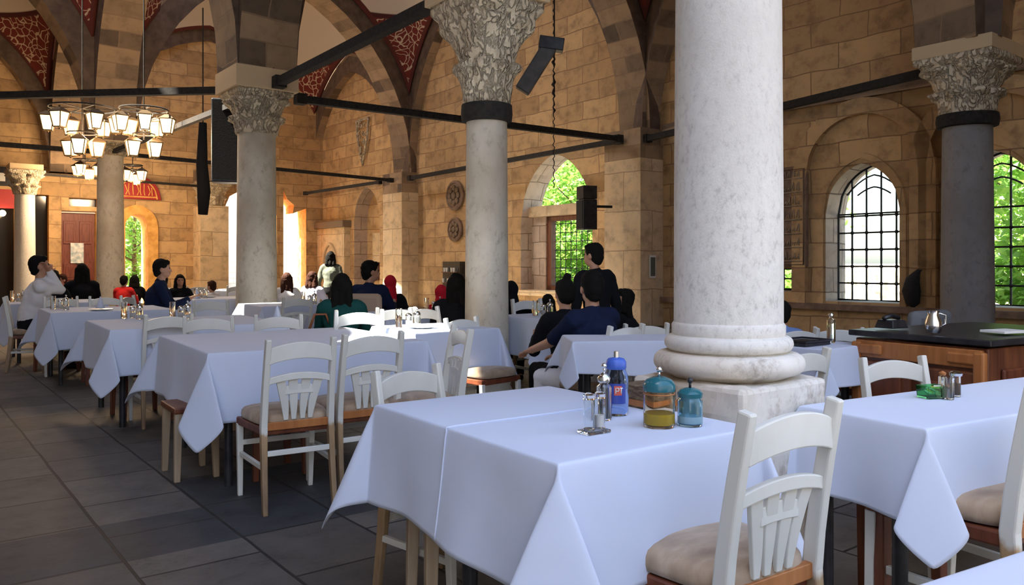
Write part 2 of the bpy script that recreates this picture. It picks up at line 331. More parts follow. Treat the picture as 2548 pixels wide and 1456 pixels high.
        if bevel:
            b = o.modifiers.new('bevel', 'BEVEL'); b.width = bevel; b.segments = 2; b.limit_method = 'ANGLE'
        return o
def empty(name, loc, rz=0, label=None, cat=None, group=None, scale=1):
    o = bpy.data.objects.new(name, None); COL.objects.link(o); o.empty_display_size = .1
    o.location = loc; o.rotation_euler = (0,0,rz); o.scale = (scale,)*3
    tag(o, label, cat, group); return o
def tag(o, label=None, cat=None, group=None, kind=None):
    if label: o['label'] = label
    if cat: o['category'] = cat
    if group: o['group'] = group
    if kind: o['kind'] = kind
    return o
KIDS = {}
def kids(o): return [c for c in COL.objects if c.parent == o]
def copy_tree(o, parent=None):
    c = o.copy(); COL.objects.link(c)
    if parent: c.parent = parent
    if o.name not in KIDS: KIDS[o.name] = kids(o)
    for ch in KIDS[o.name]: copy_tree(ch, c)
    return c
def dup(o, loc, rz, label=None, cat=None, group=None, scale=None):
    c = copy_tree(o); c.location = loc; c.rotation_euler = (0,0,rz)
    if scale: c.scale = (scale,)*3
    if cat is None: cat = o.get('category')
    tag(c, label, cat, group or o.get('group')); return c
def struct(o): o['kind'] = 'structure'; return o
# ---------------------------------------------------------------- architecture helpers
def panel(name, fn, outline, holes, th, mat, parent=None, mats=None):
    bm = bmesh.new(); loops = [outline] + holes; allv = []
    for lp in loops:
        vsb = [bm.verts.new((s, z, 0)) for s, z in lp]; allv.append(vsb)
        for i in range(len(vsb)): bm.edges.new((vsb[i], vsb[(i+1) % len(vsb)]))
    bmesh.ops.triangle_fill(bm, edges=bm.edges[:], use_beauty=True, use_dissolve=False)
    bm.verts.ensure_lookup_table(); bm.faces.ensure_lookup_table()
    idx = {v: i for i, v in enumerate(bm.verts)}; n = len(bm.verts)
    fr = [[idx[v] for v in f.verts] for f in bm.faces]; co = [(v.co.x, v.co.y) for v in bm.verts]
    mb = MB(); vs_ = [fn(s, z, 0) for s, z in co] + [fn(s, z, th) for s, z in co]
    c0 = Vector(fn(0,0,0)); nrm = Vector(fn(0,0,1)) - c0; fs = []
    for f in fr:
        a, b_, c_ = (Vector(vs_[k]) for k in f[:3])
        if (b_-a).cross(c_-a).dot(nrm) > 0: f = f[::-1]
        fs.append(f); fs.append([k+n for k in f[::-1]])
    side = []
    for vsb in allv:
        k = len(vsb)
        for i in range(k):
            a, b_ = idx[vsb[i]], idx[vsb[(i+1) % k]]; side.append([a, b_, b_+n, a+n])
    bm.free()
    mb.add(vs_, fs, mi=0); mb.f += side; mb.uv += [None]*len(side); mb.mi += [1 if mats else 0]*len(side)
    o = mb.build(name, mat, parent, boxuv=True, mats=mats)
    m = o.data; b2 = bmesh.new(); b2.from_mesh(m); bmesh.ops.recalc_face_normals(b2, faces=b2.faces[:]); b2.to_mesh(m); b2.free()
    return o
def rect(a, b, z0, z1): return [(a, z0), (b, z0), (b, z1), (a, z1)]
def pointed(a, b, z0, z1, n=10, k=.3):
    # an opening between a and b: straight jambs from z0, pointed head up to z1
    m = (a+b)/2; h = (b-a)/2; c = k*h; Rr = h+c; rise = math.sqrt(Rr*Rr-c*c); zs = z1-rise; pts = [(a, z0), (b, z0)]
    for i in range(n+1):
        x = h*(1-i/n); pts.append((m+x, zs+math.sqrt(max(0, Rr*Rr-(x+c)**2))))
    for i in range(1, n+1):
        x = h*i/n; pts.append((m-x, zs+math.sqrt(max(0, Rr*Rr-(x+c)**2))))
    return pts
def prof(h, zs, t=0, k=.25):
    c = k*h; Rr = h+c+t
    return lambda x: zs + math.sqrt(max(0, Rr*Rr-(abs(x)+c)**2))
ZS = 4.0; RING = .52; HT = .42
def arch(p, q, top=10.2, zs=ZS, half=HT, name='stone_arch', label=None):
    # pointed masonry arch wall between two supports p and q (plan points), voussoir ring + spandrel
    p = Vector((p[0], p[1], 0)); q = Vector((q[0], q[1], 0)); L_ = (q-p).length; d = (q-p)/L_; nn = Vector((-d.y, d.x, 0)); mid = (p+q)/2
    h = L_/2-half; f0 = prof(h, zs); f1 = prof(h, zs, RING); n = 22; mb = MB()
    def pt(x, z, s): return mid + d*x + nn*half*s + Vector((0,0,z))
    xs = [-h*math.cos(PI*i/n/1) if False else -h+2*h*i/n for i in range(n+1)]
    # refine near the springers
    xs = [h*math.sin(PI/2*(-1+2*i/n)) for i in range(n+1)]
    al = 0; ol = 0
    for i in range(n):
        a, b_ = xs[i], xs[i+1]; za, zb = f0(a), f0(b_); ds = math.hypot(b_-a, zb-za); ka = outer(a, h, RING, zs); kb = outer(b_, h, RING, zs)
        for s in (-1, 1):
            quad = [pt(a, za, s), pt(b_, zb, s), pt(kb[0], kb[1], s), pt(ka[0], ka[1], s)]
            uv = [(0, al), (0, al+ds), (RING, al+ds), (RING, al)]
            mb.add([x + nn*.0*s for x in quad], [(0,1,2,3) if s < 0 else (3,2,1,0)], [uv if s < 0 else uv[::-1]], mi=1)
            tz = [pt(ka[0], ka[1], s*.94), pt(kb[0], kb[1], s*.94), pt(kb[0], max(top, kb[1]), s*.94), pt(ka[0], max(top, ka[1]), s*.94)]
            uvt = [(v.x*d.x+v.y*d.y, v.z) for v in tz]
            mb.add(tz, [(0,1,2,3) if s < 0 else (3,2,1,0)], [uvt if s < 0 else uvt[::-1]], mi=0)
        mb.add([pt(a, za, 1), pt(b_, zb, 1), pt(b_, zb, -1), pt(a, za, -1)], [(0,1,2,3)], [[(0, al), (0, al+ds), (2*half, al+ds), (2*half, al)]], mi=2)
        al += ds
    # end blocks that sit on the supports
    for sgn in (-1, 1):
        x0, x1 = sorted((sgn*h, sgn*(h+half)))
        for s in (-1, 1):
            qd = [pt(x0, zs, s*.999), pt(x1, zs, s*.999), pt(x1, top, s*.999), pt(x0, top, s*.999)]; uv = [(v.x*d.x+v.y*d.y, v.z) for v in qd]
            mb.add(qd, [(0,1,2,3)], [uv], mi=1 if sgn*s*0+1 else 0)
        mb.add([pt(sgn*h, zs, -1), pt(sgn*(h+half), zs, -1), pt(sgn*(h+half), zs, 1), pt(sgn*h, zs, 1)], [(0,1,2,3)], [[(0,0),(.4,0),(.4,.8),(0,.8)]], mi=2)
    o = mb.build(name, None, mats=[M['arch'], M['band'], M['arch']])
    struct(o); return o
def outer(x, h, t, zs, k=.25):
    # point on the extrados radially outside the intrados point x
    c = k*h; Rr = h+c; z = math.sqrt(max(0, Rr*Rr-(abs(x)+c)**2)); f = (Rr+t)/Rr; sx = 1 if x >= 0 else -1
    ox = (abs(x)+c)*f-c; return (sx*ox, zs+z*f) if abs(x) > 1e-6 else (0, zs+math.sqrt((Rr+t)**2-c*c))
def bay(cs, hole=None, zs=ZS, n=30):
    # painted vault with pendentives over the four supports cs (plan points, anticlockwise)
    cs = [Vector((c[0], c[1])) for c in cs]; inn = []
    area = sum(cs[i].x*cs[(i+1) % 4].y - cs[(i+1) % 4].x*cs[i].y for i in range(4))
    if area < 0: cs = cs[::-1]
    ln = []
    for i in range(4):
        a, b_ = cs[i], cs[(i+1) % 4]; d = (b_-a).normalized(); nn = Vector((-d.y, d.x)); ln.append((a+nn*(HT-.02), d, (b_-a).length))
    for i in range(4):
        p1, d1, _ = ln[i-1]; p2, d2, _ = ln[i]; dn = d1.x*d2.y-d1.y*d2.x; t = ((p2-p1).x*d2.y-(p2-p1).y*d2.x)/dn; inn.append(p1+d1*t)
    F = []
    for i in range(4):
        h = ln[i][2]/2-HT; f = prof(h, zs, RING); F.append(lambda s, f=f, h=h: f((s-.5)*2*h))
    # F0: side 0-1 (s), F1: side 1-2 (t), F2: side 2-3 (reverse s), F3: side 3-0
    co = [(F[3](0)+F[0](0))/2, (F[0](1)+F[1](0))/2, (F[1](1)+F[2](0))/2, (F[2](1)+F[3](1))/2]
    zf = lambda s, t: (1-t)*F[0](s)+t*F[2](1-s)+(1-s)*F[3](1-t)+s*F[1](t) - ((1-s)*(1-t)*co[0]+s*(1-t)*co[1]+s*t*co[2]+(1-s)*t*co[3])
    vs_ = []; uvs = []; pl = []
    g = [(.5-.5*math.cos(PI*i/n)) for i in range(n+1)]
    for t in g:
        for s in g:
            q = inn[0]*(1-s)*(1-t)+inn[1]*s*(1-t)+inn[2]*s*t+inn[3]*(1-s)*t; z = zf(s, t)
            vs_.append((q.x, q.y, z)); e = min(s, 1-s, t, 1-t)
            r = min((q-c).length for c in inn); zz = z-min(co)
            uvs.append((min(1, zz/4.2), e*6)); pl.append(to_uv(q))
    mb = MB(); fs = []; fu = []
    for j in range(n):
        for i in range(n):
            f = (j*(n+1)+i, j*(n+1)+i+1, (j+1)*(n+1)+i+1, (j+1)*(n+1)+i)
            cu = sum(pl[k][0] for k in f)/4; cv = sum(pl[k][1] for k in f)/4
            if any(q[0] < cu < q[1] and q[2] < cv < q[3] for q in (hole or ())): continue
            fs.append(f[::-1]); fu.append([uvs[k] for k in f[::-1]])
    mb.add(vs_, fs, fu); o = mb.build('ceiling', M['vault'], smooth=4)
    so = o.modifiers.new('solid', 'SOLIDIFY'); so.thickness = -.12
    return struct(o)
def cap_prof(t, r0, r1): return r0 + (r1-r0)*(t**1.7)
def make_capital(r0, w, h, style=0, n=112, m=44):
    # carved capital: round at the neck, square at the abacus, two tiers of leaves and corner volutes
    mb = MB(); vs_ = []; ab = .84
    for j in range(m+1):
        t = j/m; z = t*h
        for k in range(n):
            th = 2*PI*k/n; q = 1/max(abs(math.cos(th)), abs(math.sin(th)))
            if t < ab:
                tt = t/ab; sqf = tt**2.2; rr = (r0*(1-sqf) + (w/2*.80*q)*sqf)
                if q > 1.15: rr *= 1 - .0
                tier = tt*2 % 1; row = int(tt*2); ph = th*8/2 + (PI/2 if row % 2 else 0)
                lf = abs(math.cos(ph))**.8; curl = math.exp(-((tier-.85)/.13)**2)
                rib = .5+.5*math.cos(th*48+row)
                rr += r0*(.14*lf*tier**.6 + .26*curl*lf + .055*rib*lf) * (1 if style == 0 else .7)
                cq = max(0, (q-1.18)/.234); rr += cq*w*.07*math.exp(-((tt-.86)/.10)**2)
                rr += r0*.05*noise.noise(Vector((math.cos(th)*6, math.sin(th)*6, z*14)))
            else:
                tt = (t-ab)/(1-ab); rr = w/2*q*(.86+.14*min(1, tt*2.2)); rr *= .995 - .05*(1-abs((th/(PI/2)) % 1-.5)*2)*(1 if style == 0 else 0)
            vs_.append((rr*math.cos(th), rr*math.sin(th), z))
    fs = [(j*n+k, j*n+(k+1) % n, (j+1)*n+(k+1) % n, (j+1)*n+k) for j in range(m) for k in range(n)]
    fs.append(tuple(range(n-1, -1, -1))); fs.append(tuple(m*n+k for k in range(n)))
    mb.add(vs_, fs); return mb
def column(u, v, D, z0, zc, zt, label, mat, rot=YAW, ring=0, capw=1.05, imp=.82, xy=None, style=0, base=None, collar=None, no_cap=False, flare=.3):
    pos = Vector((xy[0], xy[1], 0)) if xy else P(u, v)
    o = empty('stone_column', pos, rot, label, 'column')
    r = D/2; n = 40
    pr = [(r*1.035, z0), (r*1.03, z0+.10*(zc-z0)), (r, z0+.4*(zc-z0)), (r*.945, zc)]
    if no_cap: pr = [(r*1.025, z0), (r*1.02, z0+.5), (r*.985, z0+1.4), (r*.955, zc)]
    MB().lathe(pr, n).build('shaft', M[mat], o, smooth=.9)
    if base == 'attic':
        zb = .84
        q = .50/2; mb = MB(); sq = []
        b = MB().box((0,0,.42), (.50,.50,.84)); pl = b.build('plinth', M['plinth'], o, bevel=.018)
        sub = pl.modifiers.new('s', 'SUBSURF'); sub.subdivision_type = 'SIMPLE'; sub.levels = sub.render_levels = 5
        dt = bpy.data.textures.new('wear', 'CLOUDS'); dt.noise_scale = .12
        ds = pl.modifiers.new('d', 'DISPLACE'); ds.texture = dt; ds.strength = .022; ds.mid_level = .5; ds.texture_coords = 'LOCAL'
        pts = []
        for i in range(9): a = -PI/2+PI*i/8; pts.append((.238+.034*math.cos(a), .895+.036*math.sin(a)))
        lo = MB().lathe([(.20,.84)]+pts+[(.20,.935)], 48, sq=0); t1 = lo.build('base_moulding', M['plinth'], o, smooth=.9)
        pts = [(.215,.93)]
        for i in range(9): a = -PI/2+PI*i/8; pts.append((.206+.026*math.cos(a), .965+.028*math.sin(a)))
        pts += [(.203,.995), (.205,1.0), (.205,1.03), (.198,1.04)]
        MB().lathe([(.19,.93)]+pts+[(.19,1.045)], 48).build('base_moulding', M['marble'], o, smooth=.9)
    elif z0 < .3:
        MB().lathe([(r*1.2,0),(r*1.25,.05),(r*1.2,.10),(r*1.08,.14),(r*1.15,.19),(r*1.05,z0+.02)], n).build('base_moulding', M[mat], o, smooth=.9)
    if ring: MB().lathe([(r*1.0, zc-.03), (r*1.16, zc-.02), (r*1.20, zc+.05), (r*1.17, zc+.13), (r*1.0, zc+.14)], n).build('collar', M['iron'], o, smooth=.9)
    if not no_cap:
        cm = make_capital(r*1.02, capw, zt-zc-(.12 if ring else 0), style)
        cm.build('capital', M['carved'], o, smooth=4, loc=(0,0,zc+(.12 if ring else 0)))
    # impost block between capital and arches
    b = MB().box((0,0,(zt+ZS+.02)/2), (imp,imp,ZS+.02-zt)) if ZS > zt else MB().box((0,0,zt+.02), (imp,imp,.04))
    b.build('impost', M['pier'], o, bevel=.01)
    return pos
M['shade_wall_grey'] = noisy('grey_shade_plaster', (.24,.24,.25), (.3,.3,.31), 2, .9)
# ---------------------------------------------------------------- supports (u, v)
XP1 = (.80, 2.98)
C = {'P2': (4.39, 6.03), 'P3': (4.21, 11.42), 'P4': (4.0, 20.0), 'P5': (3.0, 25.8), 'P6': (10.8, 4.5), 'W2': (12.70, 11.65), 'W1': (12.75, 21.35), 'W0': (12.75, 28.4),
     'Q0': (12.4, -2.2), 'L0': (-4.4, 1.6), 'L1': (-4.4, 6.0), 'L2': (-4.4, 11.4), 'L3': (-4.4, 20), 'L4': (-4.4, 27.6), 'X5': (4.2, 27.3), 'P1': to_uv(Vector((XP1[0], XP1[1])))}
PX = lambda k: P(*C[k])
arches = [('P1','P2'),('P2','P3'),('P3','P4'),('P4','X5'),('P6','W2'),('Q0','P6'),('P1','Q0'),('P2','P6'),('P3','W2'),('P4','W1'),('L0','P1'),('L1','P2'),('L2','P3'),('L3','P4'),('W2','W1'),('W1','W0'),('X5','W0'),('L0','L1'),('L1','L2'),('L2','L3'),('L3','L4'),('L4','X5')]
for a, b_ in arches: arch(PX(a), PX(b_))
bay([PX(k) for k in ('P2','P6','W2','P3')]); bay([PX(k) for k in ('P3','W2','W1','P4')], hole=[(4.9,6.2,14.6,20.6)], n=50); bay([PX(k) for k in ('P4','W1','W0','X5')], hole=[(4.8,6.3,22.6,26.4)], n=50)  # openings added out of view so sun on the floor bounces onto the walls
bay([PX(k) for k in ('P1','Q0','P6','P2')]); bay([PX(k) for k in ('L0','P1','P2','L1')]); bay([PX(k) for k in ('L1','P2','P3','L2')], hole=[(-2.15,-1.6,6.4,8.3)], n=56); bay([PX(k) for k in ('L2','P3','P4','L3')], hole=[(-1.9,-.6,11.85,12.9),(-1.2,.7,14.1,18.4)], n=56); bay([PX(k) for k in ('L3','P4','X5','L4')])  # unseen vault openings added to let sun patches fall on the tables
# ---------------------------------------------------------------- floor and ground
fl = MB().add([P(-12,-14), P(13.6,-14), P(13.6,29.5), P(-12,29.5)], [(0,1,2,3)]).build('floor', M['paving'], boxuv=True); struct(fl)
gd = MB().add([P(-60,-60,-.06), P(90,-60,-.06), P(90,120,-.06), P(-60,120,-.06)], [(0,1,2,3)]).build('ground', M['ground_out']); struct(gd)
# ---------------------------------------------------------------- the long wall with the windows (front face at u = 12.6)
UW = 12.6
fnA = lambda s, z, o: P(UW+o, s, z)
holesA = [pointed(13.25, 15.85, .62, 3.92), pointed(6.25, 7.52, .64, 2.92), pointed(4.30, 5.58, .64, 2.92), pointed(7.86, 8.9, .79, 1.19, k=0) if False else rect(7.86, 8.9, .79, 1.19), pointed(23.2, 25.0, .0, 3.85)]
wa = panel('wall_right', fnA, rect(-3.2, 34, 0, 10.3), holesA, .62, None, mats=[M['wall'], M['rubble']]); struct(wa)
# back walls of the niches that do not go through
def slab(name, fn, s0, s1, z0, z1, o0, o1, mat, parent=None, bevel=0):
    vs_ = [fn(s, z, o) for o in (o0, o1) for s, z in rect(s0, s1, z0, z1)]
    mb = MB().add(vs_, [(0,1,2,3),(7,6,5,4),(0,4,5,1),(1,5,6,2),(2,6,7,3),(3,7,4,0)])
    return mb.build(name, mat, parent, boxuv=True, bevel=bevel)
nb = slab('wall_niche', fnA, 23.0, 25.3, 0, 4, .50, .64, M['wall']); struct(nb)
nb2 = slab('trim_1', fnA, 23.8, 24.4, 1.35, 2.35, .38, .51, M['pier']); struct(nb2)
# carved red-brown frame picture in the doorway niche
t = empty('framed_picture', P(UW+.42, 24.35, 1.0), YAW, 'small dark framed picture leaning inside the tall arched niche', 'picture')
slab('frame', lambda s, z, o: Vector((o, s, z)), -.28, .28, -.25, .35, 0, .05, M['door_red'], t); slab('picture', lambda s, z, o: Vector((o, s, z)), -.18, .18, -.15, .25, -.01, 0, M['black_metal'], t)
# wall pier supports
def pier(name, u0, u1, v0, v1, z1, mat, cap=True):
    mb = MB(); o = slab(name, lambda s, z, of: P(of, s, z), v0, v1, 0, z1, u0, u1, mat, bevel=.01); struct(o)
    if cap:
        c_ = slab('trim_2', lambda s, z, of: P(of, s, z), v0, v1, z1, ZS+.03, u0, u1, M['arch'], bevel=.005); struct(c_)
    return o
pier('wall_pier', 11.93, 12.7, 11.15, 12.18, 3.42, M['pier']); pier('wall_pier', 12.03, 12.7, 20.8, 21.95, 3.42, M['pier']); pier('wall_pier', 12.03, 12.7, 28.0, 29.6, 3.9, M['pier'])
# blind arch rings on the dark wall around the barred windows
def ring_band(name, fn, a, b_, z0, z1, wd, o0, o1, mat, k=.3):
    out = pointed(a-wd, b_+wd, z0, z1+wd, 14, k); inn = pointed(a, b_, z0, z1, 14, k)
    # open-bottomed band: outer up and over, inner back
    lp = out[1:] + [(a-wd, z0)]; li = inn[1:] + [(a, z0)]
    o = panel(name, fn, lp + li[::-1], [], o1-o0, None, mats=[mat, mat]); return o
for (a, b_, z1, k) in ((5.92, 7.85, 3.72, 0.0), (4.0, 5.8, 3.72, 0.0)):
    o = ring_band('trim_3', lambda s, z, of: P(UW-.10+of, s, z), a, b_, .5, z1, .26, 0, .12, M['wall'], k); struct(o)
    o = ring_band('trim_3', lambda s, z, of: P(UW-.035+of, s, z), a+.32, b_-.30, .55, z1-.72, .10, 0, .05, M['wall'], .3); struct(o)
cr = slab('trim_4', fnA, -3, 11.1, 3.98, 4.12, -.10, .02, M['arch']); struct(cr)
sl = slab('trim_5', fnA, -3, 11.1, .50, .60, -.14, .02, M['cornice']); struct(sl)
# windows: iron grille in the reveal
def grille(parent, s0, s1, z0, z1, off, nx, nz, ptop=True, curls=True, r=.016, k=.3):
    mb = MB(); h = (s1-s0)/2; m = (s0+s1)/2; c = k*h; Rr = h+c; zs = z1-math.sqrt(Rr*Rr-c*c) if ptop else z1
    zt = lambda s: zs+math.sqrt(max(0, Rr*Rr-(abs(s-m)+c)**2)) if ptop else z1
    f = lambda s, z: P(UW+off, s, z) - parent.location
    for i in range(1, nx):
        s = s0+(s1-s0)*i/nx; mb.tube([f(s, z0), f(s, min(zt(s), z1))], r, 6)
    dz = (s1-s0)/nx*1.12; z = z0+dz; nk = 0
    while z < (zs if ptop else z1)-.02:
        mb.tube([f(s0, z), f(s1, z)], r, 6)
        for i in range(1, nx): mb.ball(f(s0+(s1-s0)*i/nx, z), r*2.1, 6, 4)
        z += dz; nk += 1
    if ptop:
        mb.tube([f(s0, zs), f(s1, zs)], r, 6)
        for rr in (.45, .75):
            q = [f(m+x*h*rr, zs+(zt(m+x*h*rr)-zs)*(.55 if rr < .6 else .8)*(1-.15*x*x)) for x in [-1+.2*i for i in range(11)]]; mb.tube(q, r*.9, 5)
    pts = [f(s, z) for s, z in (pointed(s0, s1, z0, z1, 10, k) if ptop else rect(s0, s1, z0, z1))]
    mb.tube(pts, r*1.7, 6, closed=True)
    return mb.build('grille', M['grille'], parent, smooth=.8)
def window(n, s0, s1, z0, z1, off, nx, ptop=True):
    w_ = empty('window_%d' % n, P(UW+off, (s0+s1)/2, z0)); struct(w_)
    grille(w_, s0, s1, z0+.02, z1, off, nx, 9, ptop)
    pa = panel('pane', lambda s, z, o: P(UW+off+.1+o, s, z)-w_.location, pointed(s0, s1, z0, z1) if ptop else rect(s0, s1, z0, z1), [], .01, None, w_, mats=[M['pane'], M['pane']])
    return w_
M['pane'], _nt, _b = base_mat('old_window_glass', (.9,.93,.9), .0); _b.inputs['Transmission Weight'].default_value = 1; _b.inputs['IOR'].default_value = 1.03
window(1, 6.25, 7.52, .64, 2.92, .40, 5); window(2, 4.30, 5.58, .64, 2.92, .40, 5); window(3, 7.86, 8.9, .79, 1.19, .35, 6, False)
# green window: wooden frame below a stone lintel, open arched light above
w4 = empty('window_4', P(UW+.5, 14.5, .62)); struct(w4)
f4 = lambda s, z, o: P(UW+o, s, z) - w4.location
li = slab('lintel', f4, 13.2, 15.9, 2.46, 2.72, .22, .60, M['pier'], w4, .01)
mb = MB()
for (s0, s1, z0, z1) in ((13.5, 13.62, .62, 2.46), (15.15, 15.3, .62, 2.46), (13.5, 15.3, .62, .74), (13.5, 15.3, 2.34, 2.46)):
    mb.add([f4(s, z, o) for o in (.40, .56) for s, z in rect(s0, s1, z0, z1)], [(0,1,2,3),(7,6,5,4),(0,4,5,1),(1,5,6,2),(2,6,7,3),(3,7,4,0)])
mb.build('window_frame', M['wood_red'], w4, boxuv=True)
grille(w4, 13.6, 15.16, .74, 2.36, .55, 8, 9, False, r=.010)
slab('reveal_stones', f4, 15.3, 15.85, .62, 2.46, .36, .60, M['rubble'], w4); slab('reveal_stones', f4, 13.25, 13.5, .62, 2.46, .36, .60, M['rubble'], w4)
slab('window_sill', f4, 13.0, 16.0, .50, .63, -.16, .60, M['pier'], w4, .02)
# ---------------------------------------------------------------- end wall (front face at v = 27.5)
VB = 27.5
fnB = lambda s, z, o: P(s, VB+o, z)
wb = panel('wall_back', fnB, [(-5, 0), (8.9, 0), (8.95, 3.0), (9.2, 3.6), (9.9, 4.0), (10.6, 3.6), (10.86, 3.0), (10.86, 0), (11.1, 0), (11.1, 3.9), (11.25, 3.6), (11.5, 3.4), (11.45, 3.1), (11.95, 3.3), (11.95, 0), (13.3, 0), (13.3, 10.3), (-5, 10.3)], [rect(3.2, 3.82, .0, 3.35), rect(2.2, 2.95, 0, 3.2), rect(4.15, 5.1, 0, 2.9), pointed(5.9, 6.58, 0, 2.86, k=.1), rect(4.35, 5.15, 3.05, 3.3)], .8, None, mats=[M['wall'], M['ochre']]); struct(wb)
pier('wall_pier', 8.0, 8.92, 26.75, 27.55, 3.2, M['pier'], False)
t = empty('carved_capital', P(8.46, 27.12, 3.2), YAW, 'carved pale capital on the square pier beside the bright opening', 'capital'); make_capital(.40, 1.1, .75, 1, 80, 30).build('capital', M['carved'], t, smooth=4)
struct(slab('trim_6', fnB, 8.0, 8.95, 3.93, 4.4, -.6, 0, M['arch']))
wl = panel('wall_left', lambda s, z, o: P(-4.4-o, s, z), rect(-3, 28.2, 0, 10.3), [], .5, None, mats=[M['plaster'], M['plaster']]); struct(wl)
# red carved door, shop glass
d1 = empty('door_1', P(4.62, VB+.25, 0), YAW); struct(d1)
mb = MB().box((0,0,1.42), (.94,.07,2.84)); mb.build('door_leaf', M['door_red'], d1)
mb = MB()
for x in (-.22, .22):
    for z in (.35, 1.05, 2.25): mb.box((x, -.05, z), (.34,.03,.5 if z < 2 else .7)); mb.box((x,-.065,z), (.22,.02,.36 if z < 2 else .55))
mb.build('door_panel', M['door_red'], d1, bevel=.008)
MB().box((-.02,-.09,1.62), (.36,.01,.62)).build('notice', M['poster'], d1)
MB().box((0,-.02,2.95), (1.0,.2,.22)).build('door_lintel', M['white'], d1, bevel=.02)
for n, (s0, s1, z1) in enumerate(((3.2, 3.82, 3.35), (2.2, 2.95, 3.2))):
    o = slab('window_%d' % (5+n), fnB, s0, s1, 0, z1, .3, .34, M['dark_room']); struct(o)
o = slab('window_7', fnB, 4.35, 5.15, 3.05, 3.3, .3, .34, M['dark_room']); struct(o)
t = slab('shop_sign', fnB, 2.0, 2.95, 2.9, 3.45, -.12, -.04, M['sign_red']); tag(t, 'red shop sign above the dark glass at the far left edge', 'sign')
t = slab('notice_board', fnB, 2.0, 2.9, 3.55, 4.1, -.10, -.04, M['black_metal']); tag(t, 'dark framed board with a pale square above the red sign', 'board')
slab('pale_square', fnB, 2.45, 2.7, 3.68, 3.92, -.115, -.10, M['paper'], t).matrix_parent_inverse = Matrix()
t = empty('wall_lamp', P(2.62, VB-.2, 2.75), YAW, 'small round lit bulb at the far left edge', 'lamp'); MB().ball((0,0,0), .09).build('bulb', M['bulb'], t, smooth=4); MB().bar((0,0,.05), (0,.2,.12), .03).build('bracket', M['iron'], t)
# red painted tympanum above the garden door and ochre jambs
o = ring_band('door_surround', lambda s, z, of: P(s, VB-.12+of, z), 5.9, 6.58, 0, 2.86, .3, 0, .14, M['ochre'], .1); tag(o, 'ochre stone surround of the garden doorway left of the navy jacket man', 'doorway')
t = empty('door_tympanum', P(6.25, VB-.06, 3.35), YAW, 'red painted arched panel with gilt tracery above the garden doorway', 'panel')
panel('panel', lambda s, z, o: Vector((s, -o, z)), pointed(-.72, .72, 0, .75, k=.05), [], .06, None, t, mats=[M['sign_red'], M['sign_red']])
mb = MB(); q = pointed(-.60, .60, .07, .64, k=.05); mb.tube([(s, -.07, z) for s, z in q], .022, 5, closed=True)
for i in range(9):
    x = -.45+.1125*i; mb.tube([(x, -.07, .12), (x+.05*math.sin(i*2), -.08, .24), (x-.02, -.07, .26+.26*(1-(x/.6)**2))], .016, 5)
mb.build('tracery', M['ochre'], t)
# ---------------------------------------------------------------- columns
column(0, 0, .385, 1.0, 3.9, 3.9, 'thick pale grey marble column on a square plinth between the two nearest tables', 'marble', xy=XP1, base='attic', no_cap=True, imp=.84)
column(*C['P2'], .40, .12, 2.60, 3.66, 'slim pale column with dark iron collar and tall carved capital', 'marble_warm', ring=1, capw=.80, imp=.84)
column(*C['P3'], .56, .15, 3.13, 3.72, 'mottled column standing behind the row of white chairs, left of centre', 'marble_warm', capw=.84, imp=.90)
column(*C['P4'], .57, .15, 3.72, 4.0, 'weathered column behind the hanging lanterns', 'marble_warm', capw=.86, imp=.86)
column(*C['P5'], .52, .15, 3.2, 3.85, 'farthest pale column at the left edge by the dark shop glass', 'marble', capw=.95, imp=.80)
column(*C['P6'], .60, .15, 3.02, 3.85, 'dark grey granite column in the shade at the right behind the wooden sideboard', 'marble_dark', ring=1, capw=.98, imp=.95)
# ---------------------------------------------------------------- tie rods
def rod(a, b_, z, label, r=.05, za=None):
    a = Vector(a); b_ = Vector(b_); a = Vector((a.x, a.y, z)); b_ = Vector((b_.x, b_.y, za or z)); d = (b_-a).normalized()
    t = empty('tie_rod', a, 0, label, 'tie rod', 'iron tie rods between the arches')
    MB().bar((0,0,0), b_-a, 2*r, 2*r).build('rod', M['iron'], t)
    for e, s in ((Vector((0,0,0)), 1), (b_-a, -1)): MB().bar(e, e+d*s*.16, r*2.9, r*2.9).build('anchor', M['iron'], t)
    return t
Z = 3.80
rod(A(690, 11.25), A(1150, 7.45), Z, 'black tie beam rising from the mottled column to the slim column', .055)
rod(A(735, 12.3), A(1545, 16.3), Z, 'long tie beam from the mottled column to the pier right of the green window', .055)
rod(A(1545, 16.4), A(1018, 23.6), Z, 'thin tie rod along the wall above the green window', .05)
rod(PX('P5'), P(8.2, 26.7), Z, 'thin tie rod crossing the far end wall below the lanterns', .035)
rod(A(947, 24.6), A(758, 28.6), Z, 'pale tie rod in front of the tall arched niche', .045)
rod(PX('P3')-Vector((.3,-.1,0)), PX('P3')+(A(-10,12.05)-PX('P3'))*1.85, Z, 'tie beam running left from the mottled column', .05)
rod(PX('P4'), P(12.0, 21.3), Z, 'far tie beam spanning behind the hanging speaker', .045)
rod(P(10.8, 4.8), P(12.1, 11.2), Z, 'black tie beam from the dark granite column across the dark wall', .055)
rod(PX('P4'), P(-4.3, 20), Z, 'tie beam running left past the lanterns', .05)
rod(PX('P3')+Vector((0,.3,0)), PX('P4'), Z, 'tie beam from the mottled column back to the lantern column', .045)
rod(PX('P2')-P(0,.3), PX('P1')+P(0,.3), Z, 'stub of tie beam right of the slim column capital', .05)

wr = panel('shade_wall_front', lambda s, z, o: (PX('P1')+(PX('Q0')-PX('P1'))*s + Vector((0,0,z)) + (PX('Q0')-PX('P1')).normalized().cross(Vector((0,0,1)))*(.5+o)), [(.30,0),(1.06,0),(1.06,10.2),(.30,10.2)], [], .3, None, mats=[M['plaster'], M['plaster']]); struct(wr)  # unseen wall added to keep daylight off the right-hand side

